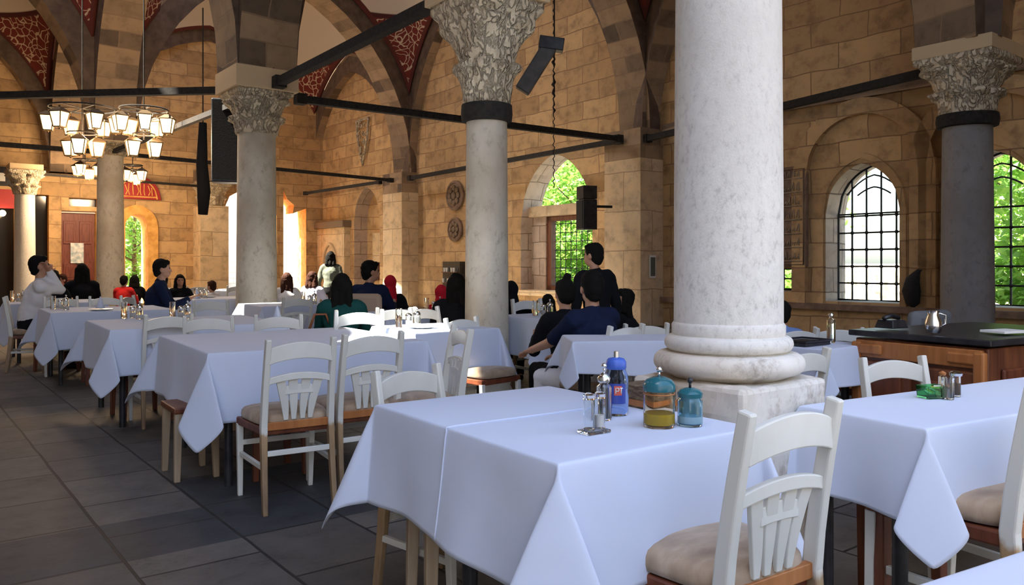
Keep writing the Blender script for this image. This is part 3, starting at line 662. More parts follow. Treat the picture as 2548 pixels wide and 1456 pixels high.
wq = panel('shade_wall_behind', lambda s, z, o: P(s, -9-o, z), rect(-12, 16, 0, 8.5), [], .5, None, mats=[M['shade_wall_grey'], M['shade_wall_grey']]); struct(wq)  # unseen wall added to cut low sky light reaching deep into the hall
# ---------------------------------------------------------------- tablecloths and tables
def cloth_mesh(wu, wv, h, seed=0, seam=False, sk=None):
    sk = sk or ((.12,.30),(.28,.18),(.42,.10),(.3,.15)); rr = random.Random(seed); ph = [rr.uniform(0, 6.28) for _ in range(8)]
    def axis(w):
        a = w/2; out = [-a-h+h*i/12 for i in range(12)] + [-a-.004, -a+.004] + [-a+.03+(2*a-.06)*i/14 for i in range(15)] + [a-.004, a+.004]
        return out + [a+h*i/12 for i in range(1, 13)]
    xs, ys = axis(wu), axis(wv); mb = MB(); vs_ = []
    def mp(x, y):
        ex = max(0, abs(x)-wu/2); ey = max(0, abs(y)-wv/2); sx = 1 if x > 0 else -1; sy = 1 if y > 0 else -1
        cx = max(-wu/2, min(wu/2, x)); cy = max(-wv/2, min(wv/2, y)); z = .0012*math.sin(x*7+ph[0])*math.sin(y*6+ph[1])
        if ex and ey:
            r = math.hypot(ex, ey); t = math.atan2(ey, ex)/(PI/2); k = sk[(0 if sx < 0 else 1)+(0 if sy < 0 else 2)]
            out = r*k[0]*math.sin(PI*t); lat = -k[1]*r*math.sin(2*PI*t)
            d1 = Vector((sx, sy))/math.sqrt(2); d2 = Vector((-sx, sy))/math.sqrt(2)
            w0 = ex/r; fl = .08*r
            q = Vector((cx, cy)) + d1*out + d2*(-lat)*-1 + Vector((sx*fl*math.cos(PI/2*t), sy*fl*math.sin(PI/2*t)))
            return (q.x, q.y, -math.sqrt(max(0, r*r-out*out-lat*lat-fl*fl)))
        if ex or ey:
            s = ex or ey; u = y if ex else x; f = s/h
            o = .08*s + .030*f**1.5*math.sin(u*7.5+ph[2 if ex else 3]+(1 if sx+sy > 0 else 0)*2)*math.sin(PI*min(1, max(0, .5+u/(wv if ex else wu)))) - .004*math.exp(-s*60)
            o += .006*f*math.sin(u*23+ph[4])
            zz = -math.sqrt(max(0, s*s-o*o)) + (.012*f*math.sin(u*5+ph[5]))
            return (cx+sx*o if ex else x, cy+sy*o if ey else y, zz)
        return (x, y, z)
    for y in ys:
        for x in xs: vs_.append(mp(x, y))
    n = len(xs); fs = [(j*n+i, j*n+i+1, (j+1)*n+i+1, (j+1)*n+i) for j in range(len(ys)-1) for i in range(n-1)]
    mb.add(vs_, fs); return mb, mp
TAB = {}
def table(Kx, Ky, wu, wv, h, yaw, label, cloth_label, legs=None, z=.76, seed=0, seam=False, steel=True, sk=None):
    ud = Vector((math.cos(yaw), math.sin(yaw), 0)); vd = Vector((-math.sin(yaw), math.cos(yaw), 0)); c = Vector((Kx, Ky, 0)) + ud*wu/2 + vd*wv/2
    t = empty('table', c, yaw, label, 'table', 'restaurant tables under white cloths')
    MB().box((0,0,z-.022), (wu-.01, wv-.01, .032)).build('tabletop', M['wood_red'], t, bevel=.004)
    legs = legs or [(.1,.12),(wu-.1,.12),(.1,wv-.12),(wu-.1,wv-.12)]
    for lu, lv in legs:
        x, y = lu-wu/2, lv-wv/2
        if steel: MB().tube([(x,y,0),(x,y,z-.036)], .024, 12).build('leg', M['black_metal'], t, smooth=.8)
        else: MB().bar((x,y,z-.036), (x,y,0), .055, w2=.7).build('leg', M['wood_tan'], t, bevel=.004)
    fr = MB()
    MB().bar((legs[0][0]-wu/2, legs[0][1]-wv/2, z-.06), (legs[2][0]-wu/2, legs[2][1]-wv/2, z-.06), .03, .04).build('apron', M['black_metal'], t)
    mb, mp = cloth_mesh(wu+.012, wv+.012, h, seed, seam, sk)
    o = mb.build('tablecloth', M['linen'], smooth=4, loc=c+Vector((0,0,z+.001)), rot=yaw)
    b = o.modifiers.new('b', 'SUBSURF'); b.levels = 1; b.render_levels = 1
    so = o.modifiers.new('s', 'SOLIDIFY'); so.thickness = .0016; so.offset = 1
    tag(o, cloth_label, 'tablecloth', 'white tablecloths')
    if seam:
        pts = []
        L_ = wu/2+h
        for i in range(80):
            x = -L_ + (L_+wu/2)*i/79; p = Vector(mp(x*.999, .02)); n = Vector((0,0,1)) if x > -wu/2 else Vector((-1,0,0)); 
            if abs(x+wu/2) < .02: n = Vector((-.7,0,.7))
            pts.append(p+n*.0035)
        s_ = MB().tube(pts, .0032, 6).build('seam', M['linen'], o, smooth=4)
    TAB[label] = (c, yaw, wu, wv); return c, yaw
T1c, T1y = table(.115, 1.98, .76, 1.02, .34, math.radians(35.2), 'nearest dining table, front centre, on black steel posts', 'white cloth with a raised centre seam on the nearest table', legs=[(.07,.28),(.66,.28),(.07,.52),(.66,.52)], seed=3, seam=True, sk=((.14,.34),(.28,.18),(.33,.12),(.3,.15)))
T3c, T3y = table(1.237, 2.40, 1.9, .46, .28, math.radians(30), 'dining table at the right edge beside the thick column', 'white cloth of the right-hand table holding the green glass dish', legs=[(.08,.14),(1.8,.14),(.08,.42),(1.8,.42)], seed=5)
table(-1.68, 4.45, 1.36, 1.36, .38, math.radians(34), 'large left-centre dining table with two white chairs at its front', 'white cloth with long hanging points on the left-centre table', legs=[(.12,.05),(1.2,.12),(.12,1.2),(1.2,1.2)], seed=8)
table(-3.02, 6.05, 1.35, 1.3, .36, math.radians(35), 'dining table just behind and left of the large left-centre table', 'white cloth on the table just behind and left of the large left-centre table', seed=11)
table(-4.7, 8.2, 1.2, 1.1, .38, math.radians(36), 'dining table near the left edge below the white shirted person', 'white cloth on the table left of the near row, with a folded corner', seed=12)
table(-6.3, 10.1, 1.1, 1.1, .38, math.radians(36), 'dining table cut by the left edge of the photo', 'white cloth cut off by the left edge of the photo', seed=13)
table(-.70, 5.83, .72, .75, .34, math.radians(34), 'sunlit table between the mottled column and the slim column', 'blazing sunlit white cloth left of the slim column', seed=14)
table(.28, 7.2, .70, .8, .36, math.radians(36), 'table just right of the slim column', 'shaded white cloth just right of the slim column', seed=15)
table(.36, 4.72, .95, .45, .20, math.radians(4), 'table tucked behind the thick column on its left', 'short white cloth behind the blue bottle, left of the thick column', z=.80, seed=16)
table(1.80, 4.65, .52, .6, .22, math.radians(36), 'small table behind the thick column on its right, with a dark tray', 'white cloth right of the thick column with a dark tray on it', seed=17)
table(-2.95, 9.5, .95, .9, .34, math.radians(36), 'sunlit table just right of the mottled column base', 'sunlit white cloth just right of the mottled column', seed=18)
table(-4.75, 11.2, 1.5, .9, .34, math.radians(36), 'table in front of the man in the navy jacket', 'white cloth beside the man in the navy jacket', seed=19)
table(-6.0, 15.0, 2.0, .9, .34, math.radians(36), 'far sunlit table in front of the bright opening', 'brightest far cloth in front of the sunlit opening', seed=20)
table(-1.22, 7.9, .75, .8, .32, math.radians(36), 'table between the teal hooded woman and the slim column', 'white cloth between the teal hooded woman and the slim column', seed=21)
table(.805, .755, .9, .5, .3, math.radians(30), 'table in the bottom right corner of the photo', 'corner of a bluish white cloth at the bottom right corner', seed=22)
# ---------------------------------------------------------------- chairs
def arched(x0, x1, y, z0, z1, rise, th, sag=0, n=12, taper=0, bow=.0, rise0=None):
    mb = MB(); vs_ = []; r0 = rise*.6 if rise0 is None else rise0
    for i in range(n+1):
        t = i/n; x = x0+(x1-x0)*t; k = math.sin(PI*t)**.8 if 0 < t < 1 else 0; yy = y-bow*k
        for dy, z in ((-th/2, z0+r0*k), (th/2, z0+r0*k), (th/2, z1+rise*k), (-th/2, z1+rise*k)): vs_.append((x, yy+dy, z))
    fs = []
    for i in range(n):
        for a, b_ in ((0,1),(1,2),(2,3),(3,0)): fs.append((i*4+b_, i*4+a, (i+1)*4+a, (i+1)*4+b_))
    fs += [(0,1,2,3), tuple(n*4+k for k in (3,2,1,0))]
    return mb.add(vs_, fs)
def make_chair(label):
    o = empty('dining_chair', (0,0,0), 0, label, 'chair', 'cream taverna chairs')
    yb = lambda z: -.205 - .07*max(0, (z-.45)/.45)**1.3
    for s in (-1, 1):
        xt = lambda z: s*(.185 - .012*(z/.9))
        pts = [(xt(z), (-.205-.05*((.45-z)/.45)**1.3 if z < .45 else yb(z)), z) for z in (0, .12, .25, .37, .45, .55, .65, .75, .85, .905)]
        mb = MB(); w = [.028,.031,.033,.036,.037,.036,.035,.034,.033,.031]
        vs_ = []
        for (x, y, z), q in zip(pts, w):
            for sx, sy in ((-1,-1),(1,-1),(1,1),(-1,1)): vs_.append((x+sx*q/2*.92, y+sy*q/2*1.25, z + (.008 if z > .9 and sy > 0 else 0)))
        n = len(pts); fs = [tuple(i*4+k for k in (a, b_)) + tuple((i+1)*4+k for k in (b_, a)) for i in range(n-1) for a, b_ in ((0,1),(1,2),(2,3),(3,0))]
        fs += [(3,2,1,0), tuple((n-1)*4+k for k in range(4))]
        mb.add(vs_, fs).build('back_post', M['post'], o, bevel=.006)
    arched(-.168, .168, yb(.84), .775, .855, .035, .022, bow=.018, rise0=.028).build('top_rail', M['white_paint'], o, bevel=.004)
    arched(-.172, .172, yb(.70), .665, .700, .028, .020, bow=.012, rise0=.026).build('splat_rail', M['white_paint'], o, bevel=.004)
    arched(-.075, .075, yb(.64)-.002, .610, .655, .010, .016, rise0=.004).build('splat_bridge', M['white_paint'], o, bevel=.003)
    for i, x in enumerate((-.105, -.038, .038, .105)):
        zt = .712 if i in (1, 2) else .70; xt_ = x; xb = x*.62; mb = MB(); vs_ = []; m = 8
        for k in range(m+1):
            t = k/m; z = .475+(zt-.475)*t; xx = xb+(xt_-xb)*(t**1.6); wd = .012+.012*t+.004*math.sin(PI*t)
            y = yb(z)-.004
            for a, b_ in ((-1,-1),(1,-1),(1,1),(-1,1)): vs_.append((xx+a*wd, y+b_*.007, z))
        fs = [tuple(j*4+q for q in (a, b_)) + tuple((j+1)*4+q for q in (b_, a)) for j in range(m) for a, b_ in ((0,1),(1,2),(2,3),(3,0))]
        fs += [(3,2,1,0), tuple(m*4+q for q in range(4))]
        mb.add(vs_, fs).build('splat', M['white_paint'], o, bevel=.003)
    MB().bar((-.168,-.205,.448), (.168,-.205,.448), .024, .042).build('back_apron', M['wood_orange'], o, bevel=.003)
    mb = MB()
    fr = [(-.185,-.20),(.185,-.20),(.222,.20),(-.222,.20)]
    for z0, z1 in ((.40,.445),):
        vs_ = [(x, y, z) for z in (z0, z1) for x, y in fr]; mb.add(vs_, [(3,2,1,0),(4,5,6,7),(0,1,5,4),(1,2,6,5),(2,3,7,6),(3,0,4,7)])
    mb.build('seat_frame', M['wood_red'], o, bevel=.008)
    mb = MB(); n = 36; vs_ = []; prf = [(.90,.446),(.985,.452),(1.0,.468),(.985,.488),(.93,.503),(.80,.512),(.5,.518),(.2,.520)]
    for k_, z in prf:
        for i in range(n):
            a = 2*PI*i/n; c_, s_ = math.cos(a), math.sin(a); e = .42; x = abs(c_)**e*(1 if c_ > 0 else -1); y = abs(s_)**e*(1 if s_ > 0 else -1)
            vs_.append((x*k_*(.205+.018*y), y*k_*.212-.0, z))
    fs = [(j*n+i, j*n+(i+1) % n, (j+1)*n+(i+1) % n, (j+1)*n+i) for j in range(len(prf)-1) for i in range(n)] + [tuple(range(n-1,-1,-1)), tuple((len(prf)-1)*n+i for i in range(n))]
    mb.add(vs_, fs).build('cushion', M['suede'], o, smooth=4)
    for s in (-1, 1):
        MB().bar((s*.205,.185,.41), (s*.20,.20,0), .036, w2=.72).build('front_leg', M['white_paint'], o, bevel=.004)
        MB().bar((s*.185,-.22,.24), (s*.20,.185,.24), .020, .026).build('stretcher', M['white_paint'], o, bevel=.003)
    MB().bar((-.195,.18,.30), (.195,.18,.30), .018, .028).build('stretcher', M['white_paint'], o, bevel=.003)
    MB().bar((-.18,-.222,.31), (.18,-.222,.31), .018, .028).build('stretcher', M['white_paint'], o, bevel=.003)
    return o
away = Vector((0,1,0))
def face(dx, dy): return math.atan2(-dx, dy)
chair0 = make_chair('nearest cream chair, back to the camera, with a tan cushion at the front table')
def place_chair(x, y, yaw, label, scale=1, first=False):
    # x, y: middle of the back rest; the seat lies ahead of it
    f = Vector((-math.sin(yaw), math.cos(yaw), 0)); p = Vector((x, y, 0)) + f*.25*scale
    if first: chair0.location = p; chair0.rotation_euler = (0,0,yaw); chair0.scale = (scale,)*3; return chair0
    return dup(chair0, p, yaw, label, scale=scale)
FV = face(-.575, .818); FU = face(.818, .575); FVm = FV+PI; FUm = FU+PI
place_chair(.675, 1.99, FV, '', 1.0, True)
for x, y, yw, lb, s in [
    (-1.08, 4.10, FV-.05, 'cream chair with orange seat rail, left of two at the left-centre table', .97),
    (-.77, 4.42, FV, 'cream chair right of two at the front of the left-centre table', .97),
    (-.40, 3.18, FVm+.25, 'low white chair tucked in behind the nearest table', .93),
    (-.32, 4.80, FUm-.25, 'cream chair turned sideways, left of the slim column foot', .97),
    (1.62, 2.36, face(-.5, .866), 'chair cut by the right edge with a wide tan cushion', 1.08),
    (1.73, 3.62, FVm-.35, 'white chair beyond the right-hand table in front of the sideboard', .92),
    (1.34, 3.72, FV, 'white chair half hidden behind the thick column on its right', .95),
    (-2.66, 6.22, FV, 'leftmost cream chair behind the left-centre table, half hidden', .96),
    (-2.27, 6.02, FV-.3, 'middle cream chair behind the left-centre table with a full arched top rail', .96),
    (-1.80, 6.20, FV-.3, 'cream chair behind the left-centre table, just right of the mottled column foot', .96),
    (-5.30, 9.45, FVm, 'cream chair facing the camera across the second table from the left edge', .97),
    (-4.85, 9.60, FVm, 'cream chair in front of the lantern column foot', .97),
    (-4.86, 10.2, -PI/2, 'cream chair directly behind the man in the navy jacket', .95),
    (-3.20, 8.55, FV-.4, 'cream chair between the navy jacket man and the mottled column', .97),
    (-1.17, 6.15, FV-.3, 'sunlit cream chair behind the teal hooded woman', 1.0),
    (-1.02, 7.05, FV-.2, 'cream chair right of the brown upholstered chair', .97),
    (-.76, 7.1, FVm+.3, 'cream chair with its back to the wall, left of the pink scarf', .97),
    (-.38, 6.25, FVm+.2, 'cream chair touching the left side of the slim column', .93),
    (.16, 8.15, FVm, 'cream chair below the green window, right of the slim column', 1.0),
    (.93, 5.62, FV-.3, 'white chair in front of the woman bending at the wall', .93),
    (1.95, 5.52, face(-.3, .95), 'left of two white chairs behind the thick column on its right', .9),
    (2.28, 5.62, face(.2, .95), 'right of two white chairs behind the thick column on its right', .9),
    (.73, 5.24, face(-.68, .73), 'chair under the man in the navy shirt', .95),
    (-5.95, 9.48, -1.07, 'cream chair under the white shirted person at the left', .97),
    (-5.6, 14.3, FV, 'small far cream chair at the sunlit table left of the bright opening', .97),
    (-5.0, 14.6, FV, 'small far cream chair at the sunlit table below the bright opening', .97),
    (-2.5, 9.35, FV, 'small cream chair at the sunlit table behind the teal hooded woman', .97)]:
    place_chair(x, y, yw, lb, s)
# upholstered chairs
def soft_chair(x, y, yaw, mat, label, h=.98, w=.5):
    f = Vector((-math.sin(yaw), math.cos(yaw), 0)); o = empty('upholstered_chair', Vector((x, y, 0))+f*.25, yaw, label, 'chair')
    def pad(nm, c, s, tilt=None): MB().box(c, s, tilt=tilt).build(nm, mat, o, bevel=.045, smooth=.9)
    pad('backrest', (0,-.27,h-.28), (w,.10,.56), Matrix.Rotation(math.radians(5), 4, 'X')); pad('seat', (0,.02,.42), (w,.50,.14))
    for sx in (-1, 1):
        for sy in (-1, 1): MB().bar((sx*w*.42, sy*.2+.0, .36), (sx*w*.42, sy*.22, 0), .04, w2=.7).build('leg', M['wood_red'], o)
    return o
soft_chair(-1.58, 8.55, face(.1, 1), M['tan_fabric'], 'tan upholstered chair behind the man in the navy sweater', .95, .42)
soft_chair(2.95, 5.75, face(-.5, .8), M['grey_fabric'], 'grey upholstered chair behind the wooden sideboard', .93, .46)
# stools tucked under the tables
def stool(x, y, yaw, label, leg, seat, w=.40, d=.36, h=.43):
    o = empty('stool', (x, y, 0), yaw, label, 'stool')
    MB().box((0,0,h-.02), (w, d, .035)).build('seat', seat, o, bevel=.008)
    for sx in (-1, 1):
        for sy in (-1, 1): MB().bar((sx*(w/2-.03), sy*(d/2-.03), h-.035), (sx*(w/2-.02), sy*(d/2-.02), 0), .045, w2=.72).build('leg', leg, o, bevel=.004)
    for sy in (-1, 1): MB().bar((-(w/2-.04), sy*(d/2-.03), h-.09), ((w/2-.04), sy*(d/2-.03), h-.09), .02, .06).build('rail', seat, o)
stool(-.13, 2.76, math.radians(18), 'stool with tan legs and red-brown seat under the nearest table', M['wood_tan'], M['wood_red'], .42, .36, .50)
stool(-1.93, 4.82, math.radians(35), 'stool with tan legs under the left end of the left-centre table', M['wood_tan'], M['wood_red'], .26, .36)
stool(-1.45, 4.86, math.radians(35), 'red-brown stool under the left-centre table beside the black leg', M['wood_red'], M['wood_red'], .34, .36)
stool(1.27, 2.83, math.radians(25), 'dark red stool frame under the left end of the right-hand table', M['wood_red'], M['wood_red'], .32, .36, .52)
# red-brown stools under the far-left tables
stool(-4.35, 8.55, FV, 'red-brown wooden stool at the front of the second table from the left edge', M['wood_red'], M['wood_red'], .38, .38, .46)
stool(-5.35, 9.45, FV+.3, 'red-brown wooden stool between the two leftmost tables', M['wood_red'], M['wood_red'], .38, .38, .46)
stool(-3.10, 6.70, FV+.1, 'red-brown wooden stool under the table behind the large left-centre table', M['wood_red'], M['wood_red'], .38, .38, .46)
# ---------------------------------------------------------------- things on the tables
ZT = .764
def jar(name, x, y, label, cat, r, h, body, lid, neck=.8, knob=True, sq=0, lidh=.05, fill=None, fillh=0, z=ZT, knobm=None, hex_=False):
    o = empty(name, (x, y, z), .4, label, cat); n = 40
    k = 6 if hex_ else n
    pr = [(r*.92, 0), (r, .008), (r, h*.80), (r*.97, h*.84), (r*neck, h*.9), (r*neck, h)]
    inner = [(a-.004, max(.006, b_)) for a, b_ in pr]; inner[0] = (r*.88, .006)
    mb = MB(); full = pr + inner[::-1]
    if sq: mb.lathe(full, 40, sq=0, cap=False)
    else: mb.lathe(full, k, cap=False)
    vb = len(mb.v); kk = 40 if sq else k
    mb.f.append(list(range(kk-1, -1, -1))); mb.uv.append(None); mb.mi.append(0); mb.f.append([len(full)*kk-kk+i for i in range(kk)]); mb.uv.append(None); mb.mi.append(0)
    mb.build('body', body, o, smooth=.7)
    if fill: MB().lathe([(r*.86, .008), (r*.93, .012), (r*.93, fillh)], k).build('contents', fill, o, smooth=.7)
    if lid:
        MB().lathe([(r*neck+.004, h-.006), (r*neck+.006, h+lidh*.3), (r*neck*.9, h+lidh*.75), (r*neck*.45, h+lidh), (.004, h+lidh*1.02)], n).build('lid', lid, o, smooth=.9)
        if knob: MB().tube([(0,0,h+lidh), (0,0,h+lidh+.018)], .004, 8).ball((0,0,h+lidh+.022), .009, 12, 8).build('knob', knobm or M['chrome'], o, smooth=4)
    return o
# front table: shakers in a glass stand, tall clear bottle, blue bottle, oil jar, pale blue jar
sx, sy = A(1478, 2.33).xy
o = empty('shaker_stand', (sx, sy, ZT), T1y, 'clear glass stand holding two cylinders on the front table', 'shaker stand')
MB().box((0,0,.005), (.085,.055,.010)).build('base', M['glass'], o, bevel=.003)
for dx, f in ((-.019, None), (.021, M['salt'])):
    pr = [(.016,.011),(.017,.012),(.017,.098),(.0145,.099),(.0145,.016),(.001,.016)]; MB().lathe(pr, 24, c=(dx,0,0), cap=False).build('cylinder', M['glass'], o, smooth=.7)
    if f: MB().lathe([(.0135,.0165),(.0135,.05)], 20, c=(dx,0,0)).build('salt', f, o, smooth=.7)
    MB().lathe([(.018,.099),(.017,.112),(.008,.118)], 20, c=(dx,0,0)).build('cap', M['glass'], o, smooth=.7)
bx, by = A(1503, 2.53).xy
jar('glass_bottle', bx, by, 'slim clear glass bottle in front of the blue bottle', 'bottle', .024, .125, M['glass'], M['chrome'], .62, True, lidh=.022)
bx, by = A(1533, 2.62).xy
o = empty('plastic_bottle', (bx, by, ZT), 0, 'translucent blue bottle with a dark label and steel stopper', 'bottle')
MB().lathe([(.036,0),(.040,.01),(.041,.06),(.037,.075),(.040,.09),(.039,.125),(.033,.14),(.030,.150)], 36).build('body', M['glass_bottle'], o, smooth=.9)
MB().lathe([(.031,.148),(.033,.152),(.033,.172),(.026,.182),(.010,.186)], 36).build('cap', M['blue_cap'], o, smooth=.9)
MB().tube([(0,0,.185),(0,0,.205)], .008, 12).build('stopper', M['chrome'], o, smooth=.9)
mb = MB(); r_ = .0418
def arc(mb, r, a0, a1, z0, z1, n=14):
    vs_ = [(r*math.cos(a0+(a1-a0)*i/n), r*math.sin(a0+(a1-a0)*i/n), z) for i in range(n+1) for z in (z0, z1)]
    mb.add(vs_, [(2*i, 2*i+2, 2*i+3, 2*i+1) for i in range(n)])
arc(mb, .0420, -2.2, -.9, .040, .105); mb.build('label', M['blue_lab'], o, smooth=4)
mb = MB(); arc(mb, .0424, -1.85, -1.25, .068, .098); mb.build('label_panel', M['red'], o, smooth=4)
def glyph(mb, r, a, z, s, strokes):
    for st in strokes: mb.tube([(r*math.cos(a+x*s/r), r*math.sin(a+x*s/r), z+y*s) for x, y in st], s*.11, 5)
mb = MB(); glyph(mb, .0428, -1.72, .074, .017, [[(0,0),(0,1),(.5,1),(.6,.7),(.5,.45),(0,.45)]]); glyph(mb, .0428, -1.42, .074, .017, [[(0,1),(.6,1)],[(.3,1),(.3,0)]])
mb.build('label_lettering', M['white'], o, smooth=4)
bx, by = A(1640, 2.42).xy
o = jar('oil_jar', bx, by, 'clear jar with a teal domed lid and yellow oil in the bottom', 'jar', .047, .115, M['glass_amber'], M['teal_cap'], .92, True, lidh=.035, fill=M['oil'], fillh=.042)
MB().tube([(.046*math.cos(a/12*2*PI), .046*math.sin(a/12*2*PI), .1) for a in range(12)], .0022, 5, closed=True).build('band', M['wood_orange'], o, smooth=4)
bx, by = A(1717, 2.44).xy
jar('blue_jar', bx, by, 'pale blue glass jar with a blue-green lid on the front table', 'jar', .038, .092, M['glass_blue'], M['teal_cap'], .85, True, lidh=.022, knobm=M['black_metal'], fill=M['salt'], fillh=.03)
# wicker-like box standing behind the jar against the plinth
bx, by = A(1612, 2.78).xy
o = empty('wicker_box', (bx, by, 0), math.radians(36), 'tall brown woven box standing between the oil jar and the plinth', 'box')
MB().box((0,0,.42), (.12,.16,.84)).build('body', M['wicker'], o, bevel=.01); MB().box((0,0,.78), (.128,.168,.02)).build('rim', M['wood_orange'], o)
# right-hand table
px_, py_ = A(2318, 2.95).xy
o = empty('glass_dish', (px_, py_, ZT), .3, 'green glass dish with lemon packets on the right-hand table', 'dish')
mb = MB(); wv_ = lambda s, z: [(x*s, y*s, z) for x, y in ((-.045,-.03),(.045,-.03),(.045,.03),(-.045,.03))]
mb.add(wv_(.9,0)+wv_(1,.045)+wv_(.93,.045)+wv_(.85,.006), [(3,2,1,0),(0,1,5,4),(1,2,6,5),(2,3,7,6),(3,0,4,7),(4,5,9,8),(5,6,10,9),(6,7,11,10),(7,4,8,11),(8,9,13,12),(9,10,14,13),(10,11,15,14),(11,8,12,15),(12,13,14,15)])
mb.build('bowl', M['glass_green'], o, bevel=.003)
for i in range(5): MB().box((-.02+.01*i, -.01+.006*(i % 3), .022+.004*i), (.030,.022,.006), rot=i*.7, tilt=Matrix.Rotation(.5, 4, 'X')).build('packet', M['yellow'] if i % 2 else M['paper'], o)
q = A(2358, 2.92); jar('glass_shaker', q.x, q.y, 'straight clear glass shaker right of the green dish', 'shaker', .022, .078, M['glass'], None, 1.0, False)
q = A(2378, 2.98); jar('glass_shaker', q.x, q.y, 'second clear shaker with pepper, farthest right beside the green dish', 'shaker', .017, .082, M['glass'], M['chrome'], 1.0, False, lidh=.012, fill=M['pepper'], fillh=.05)
q = A(2345, 3.05); jar('cruet', q.x, q.y, 'small amber cruet behind the green dish', 'cruet', .014, .075, M['glass_amber'], M['wood_orange'], .5, False, lidh=.01)
# condiment sets on the other tables: a small cluster each
def cluster(px, d, z, where):
    for k, (dx, dd, hh, rr, kind) in enumerate(((-22, .0, .15, .026, 'glass_tumbler'), (0, .10, .11, .024, 'salt_shaker'), (18, -.05, .13, .030, 'steel_shaker'))):
        q = A(px+dx*7/d, d+dd); nm = {'glass_tumbler': 'clear glass tumbler', 'salt_shaker': 'glass salt shaker with steel top', 'steel_shaker': 'steel topped glass jar'}[kind]
        if kind == 'glass_tumbler': jar(kind, q.x, q.y, nm+' '+where, 'glass', rr, hh, M['glass'], None, 1.0, False, z=z)
        elif kind == 'salt_shaker': jar(kind, q.x, q.y, nm+' '+where, 'shaker', rr, hh*.8, M['glass'], M['chrome'], .9, False, lidh=.02, fill=M['salt'], fillh=.05, z=z)
        else: jar(kind, q.x, q.y, nm+' '+where, 'jar', rr, hh*.8, M['glass'], M['chrome'], .8, True, lidh=.03, fill=M['salt'], fillh=.04, z=z)
for px, d, wh in ((45, 10.6, 'on the table at the left photo edge'), (150, 8.8, 'on the cloth below the white shirted person'), (330, 7.3, 'on the table below the navy jacket man'), (450, 7.35, 'left of the mottled column foot'), (500, 11.9, 'beyond the navy jacket man'), (770, 10.1, 'on the sunlit table right of the mottled column'), (1017, 6.25, 'on the sunlit table by the slim column'), (1080, 8.3, 'on the table by the pink scarf'), (1352, 7.7, 'on the cloth right of the slim column')):
    cluster(px, d, ZT, wh)
def plate(px, d, label):
    q = A(px, d, ZT); o = MB().lathe([(.05,.0),(.075,.004),(.12,.016),(.122,.019),(.07,.008),(.001,.006)], 32).build('plate', M['white'], smooth=.9, loc=q); tag(o, label, 'plate')
for px, d, lb in ((250, 8.6, 'white plate on the second row cloth at the left'), (520, 12.1, 'white plate left of the bright opening'), (560, 15.7, 'white plate below the bright opening'), (725, 10.0, 'white plate on the sunlit cloth right of the mottled column'), (1050, 6.2, 'white plate on the sunlit cloth by the slim column')): plate(px, d, lb)
# upright napkins
def napkin(px, d, z, label):
    q = A(px, d, z); mb = MB(); n = 10; vs_ = []
    for j, (r, zz) in enumerate(((.045,0),(.03,.05),(.022,.09),(.004,.14))):
        for k in range(n): a = 2*PI*k/n; rr = r*(1+.25*math.cos(a*5+j)); vs_.append((rr*math.cos(a), rr*math.sin(a), zz))
    mb.add(vs_, [(j*n+k, j*n+(k+1) % n, (j+1)*n+(k+1) % n, (j+1)*n+k) for j in range(3) for k in range(n)]+[tuple(range(n-1,-1,-1)), tuple(3*n+k for k in range(n))])
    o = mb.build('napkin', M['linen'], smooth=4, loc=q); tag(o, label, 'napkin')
napkin(250, 8.9, ZT, 'folded white napkin standing in front of the lantern column'); napkin(490, 11.7, ZT, 'folded white napkin on the table by the navy jacket man'); napkin(690, 6.9, ZT, 'white napkin below the mottled column')
# small table right of the thick column
q = A(2000, 4.92); t = empty('tray', (q.x, q.y, ZT), math.radians(36), 'dark tray with a raised rim behind the thick column', 'tray'); MB().box((0,0,.012), (.26,.2,.022)).build('base', M['black_metal'], t, bevel=.005); MB().tube([(-.13,-.1,.03),(.13,-.1,.03),(.13,.1,.03),(-.13,.1,.03)], .007, 6, closed=True).build('rim', M['black_metal'], t)
q = A(2068, 5.05); jar('water_bottle', q.x, q.y, 'tall clear bottle on the small table right of the thick column', 'bottle', .026, .17, M['glass'], M['chrome'], .5, False, lidh=.02)
# ---------------------------------------------------------------- sideboard
ys = Vector((-.50,.866,0)); o = empty('sideboard', (2.50, 4.22, 0), math.atan2(.5, .866), 'old red-brown wooden sideboard with a black top in front of the dark column', 'sideboard')
W_, D_ = 1.25, .80; H_ = .85
MB().box((W_/2, D_/2, H_/2-.02), (W_, D_, H_-.04)).build('body', M['wood_side'], o, bevel=.008)
MB().box((W_/2, D_/2, H_-.01), (W_+.06, D_+.06, .035)).build('top', M['black_metal'], o, bevel=.006)
MB().box((-.012, D_/2, H_-.10), (.03, D_-.04, .10)).build('carved_frieze', M['wood_orange'], o, bevel=.006)
for k, y in enumerate((D_*.27, D_*.73)):
    d_ = MB().box((-.014, y, .42), (.03, D_*.40, .52)).build('door', M['wood_side'], o, bevel=.012); MB().box((-.035, y, .42), (.018, D_*.27, .38)).build('raised_panel', M['wood_red'], d_, bevel=.01); MB().ball((-.045, y+(.12 if k == 0 else -.12), .45), .014).build('knob', M['iron'], d_, smooth=4)
for y in (.03, D_-.03): MB().box((-.02, y, .40), (.05, .06, .78)).build('corner_post', M['wood_orange'], o, bevel=.012)
for y in (.12, D_-.12): MB().box((-.034, y, H_-.10), (.02, .16, .06)).build('carved_rosette', M['wood_orange'], o, bevel=.02)
for k in range(2): MB().box((W_*(.28+.45*k), -.012, .42), (W_*.38, .02, .55)).build('side_panel', M['wood_red'], o, bevel=.01)
q = A(2322, 4.55, .868); t = empty('metal_jug', q, 0, 'shiny metal jug standing on the sideboard', 'jug')
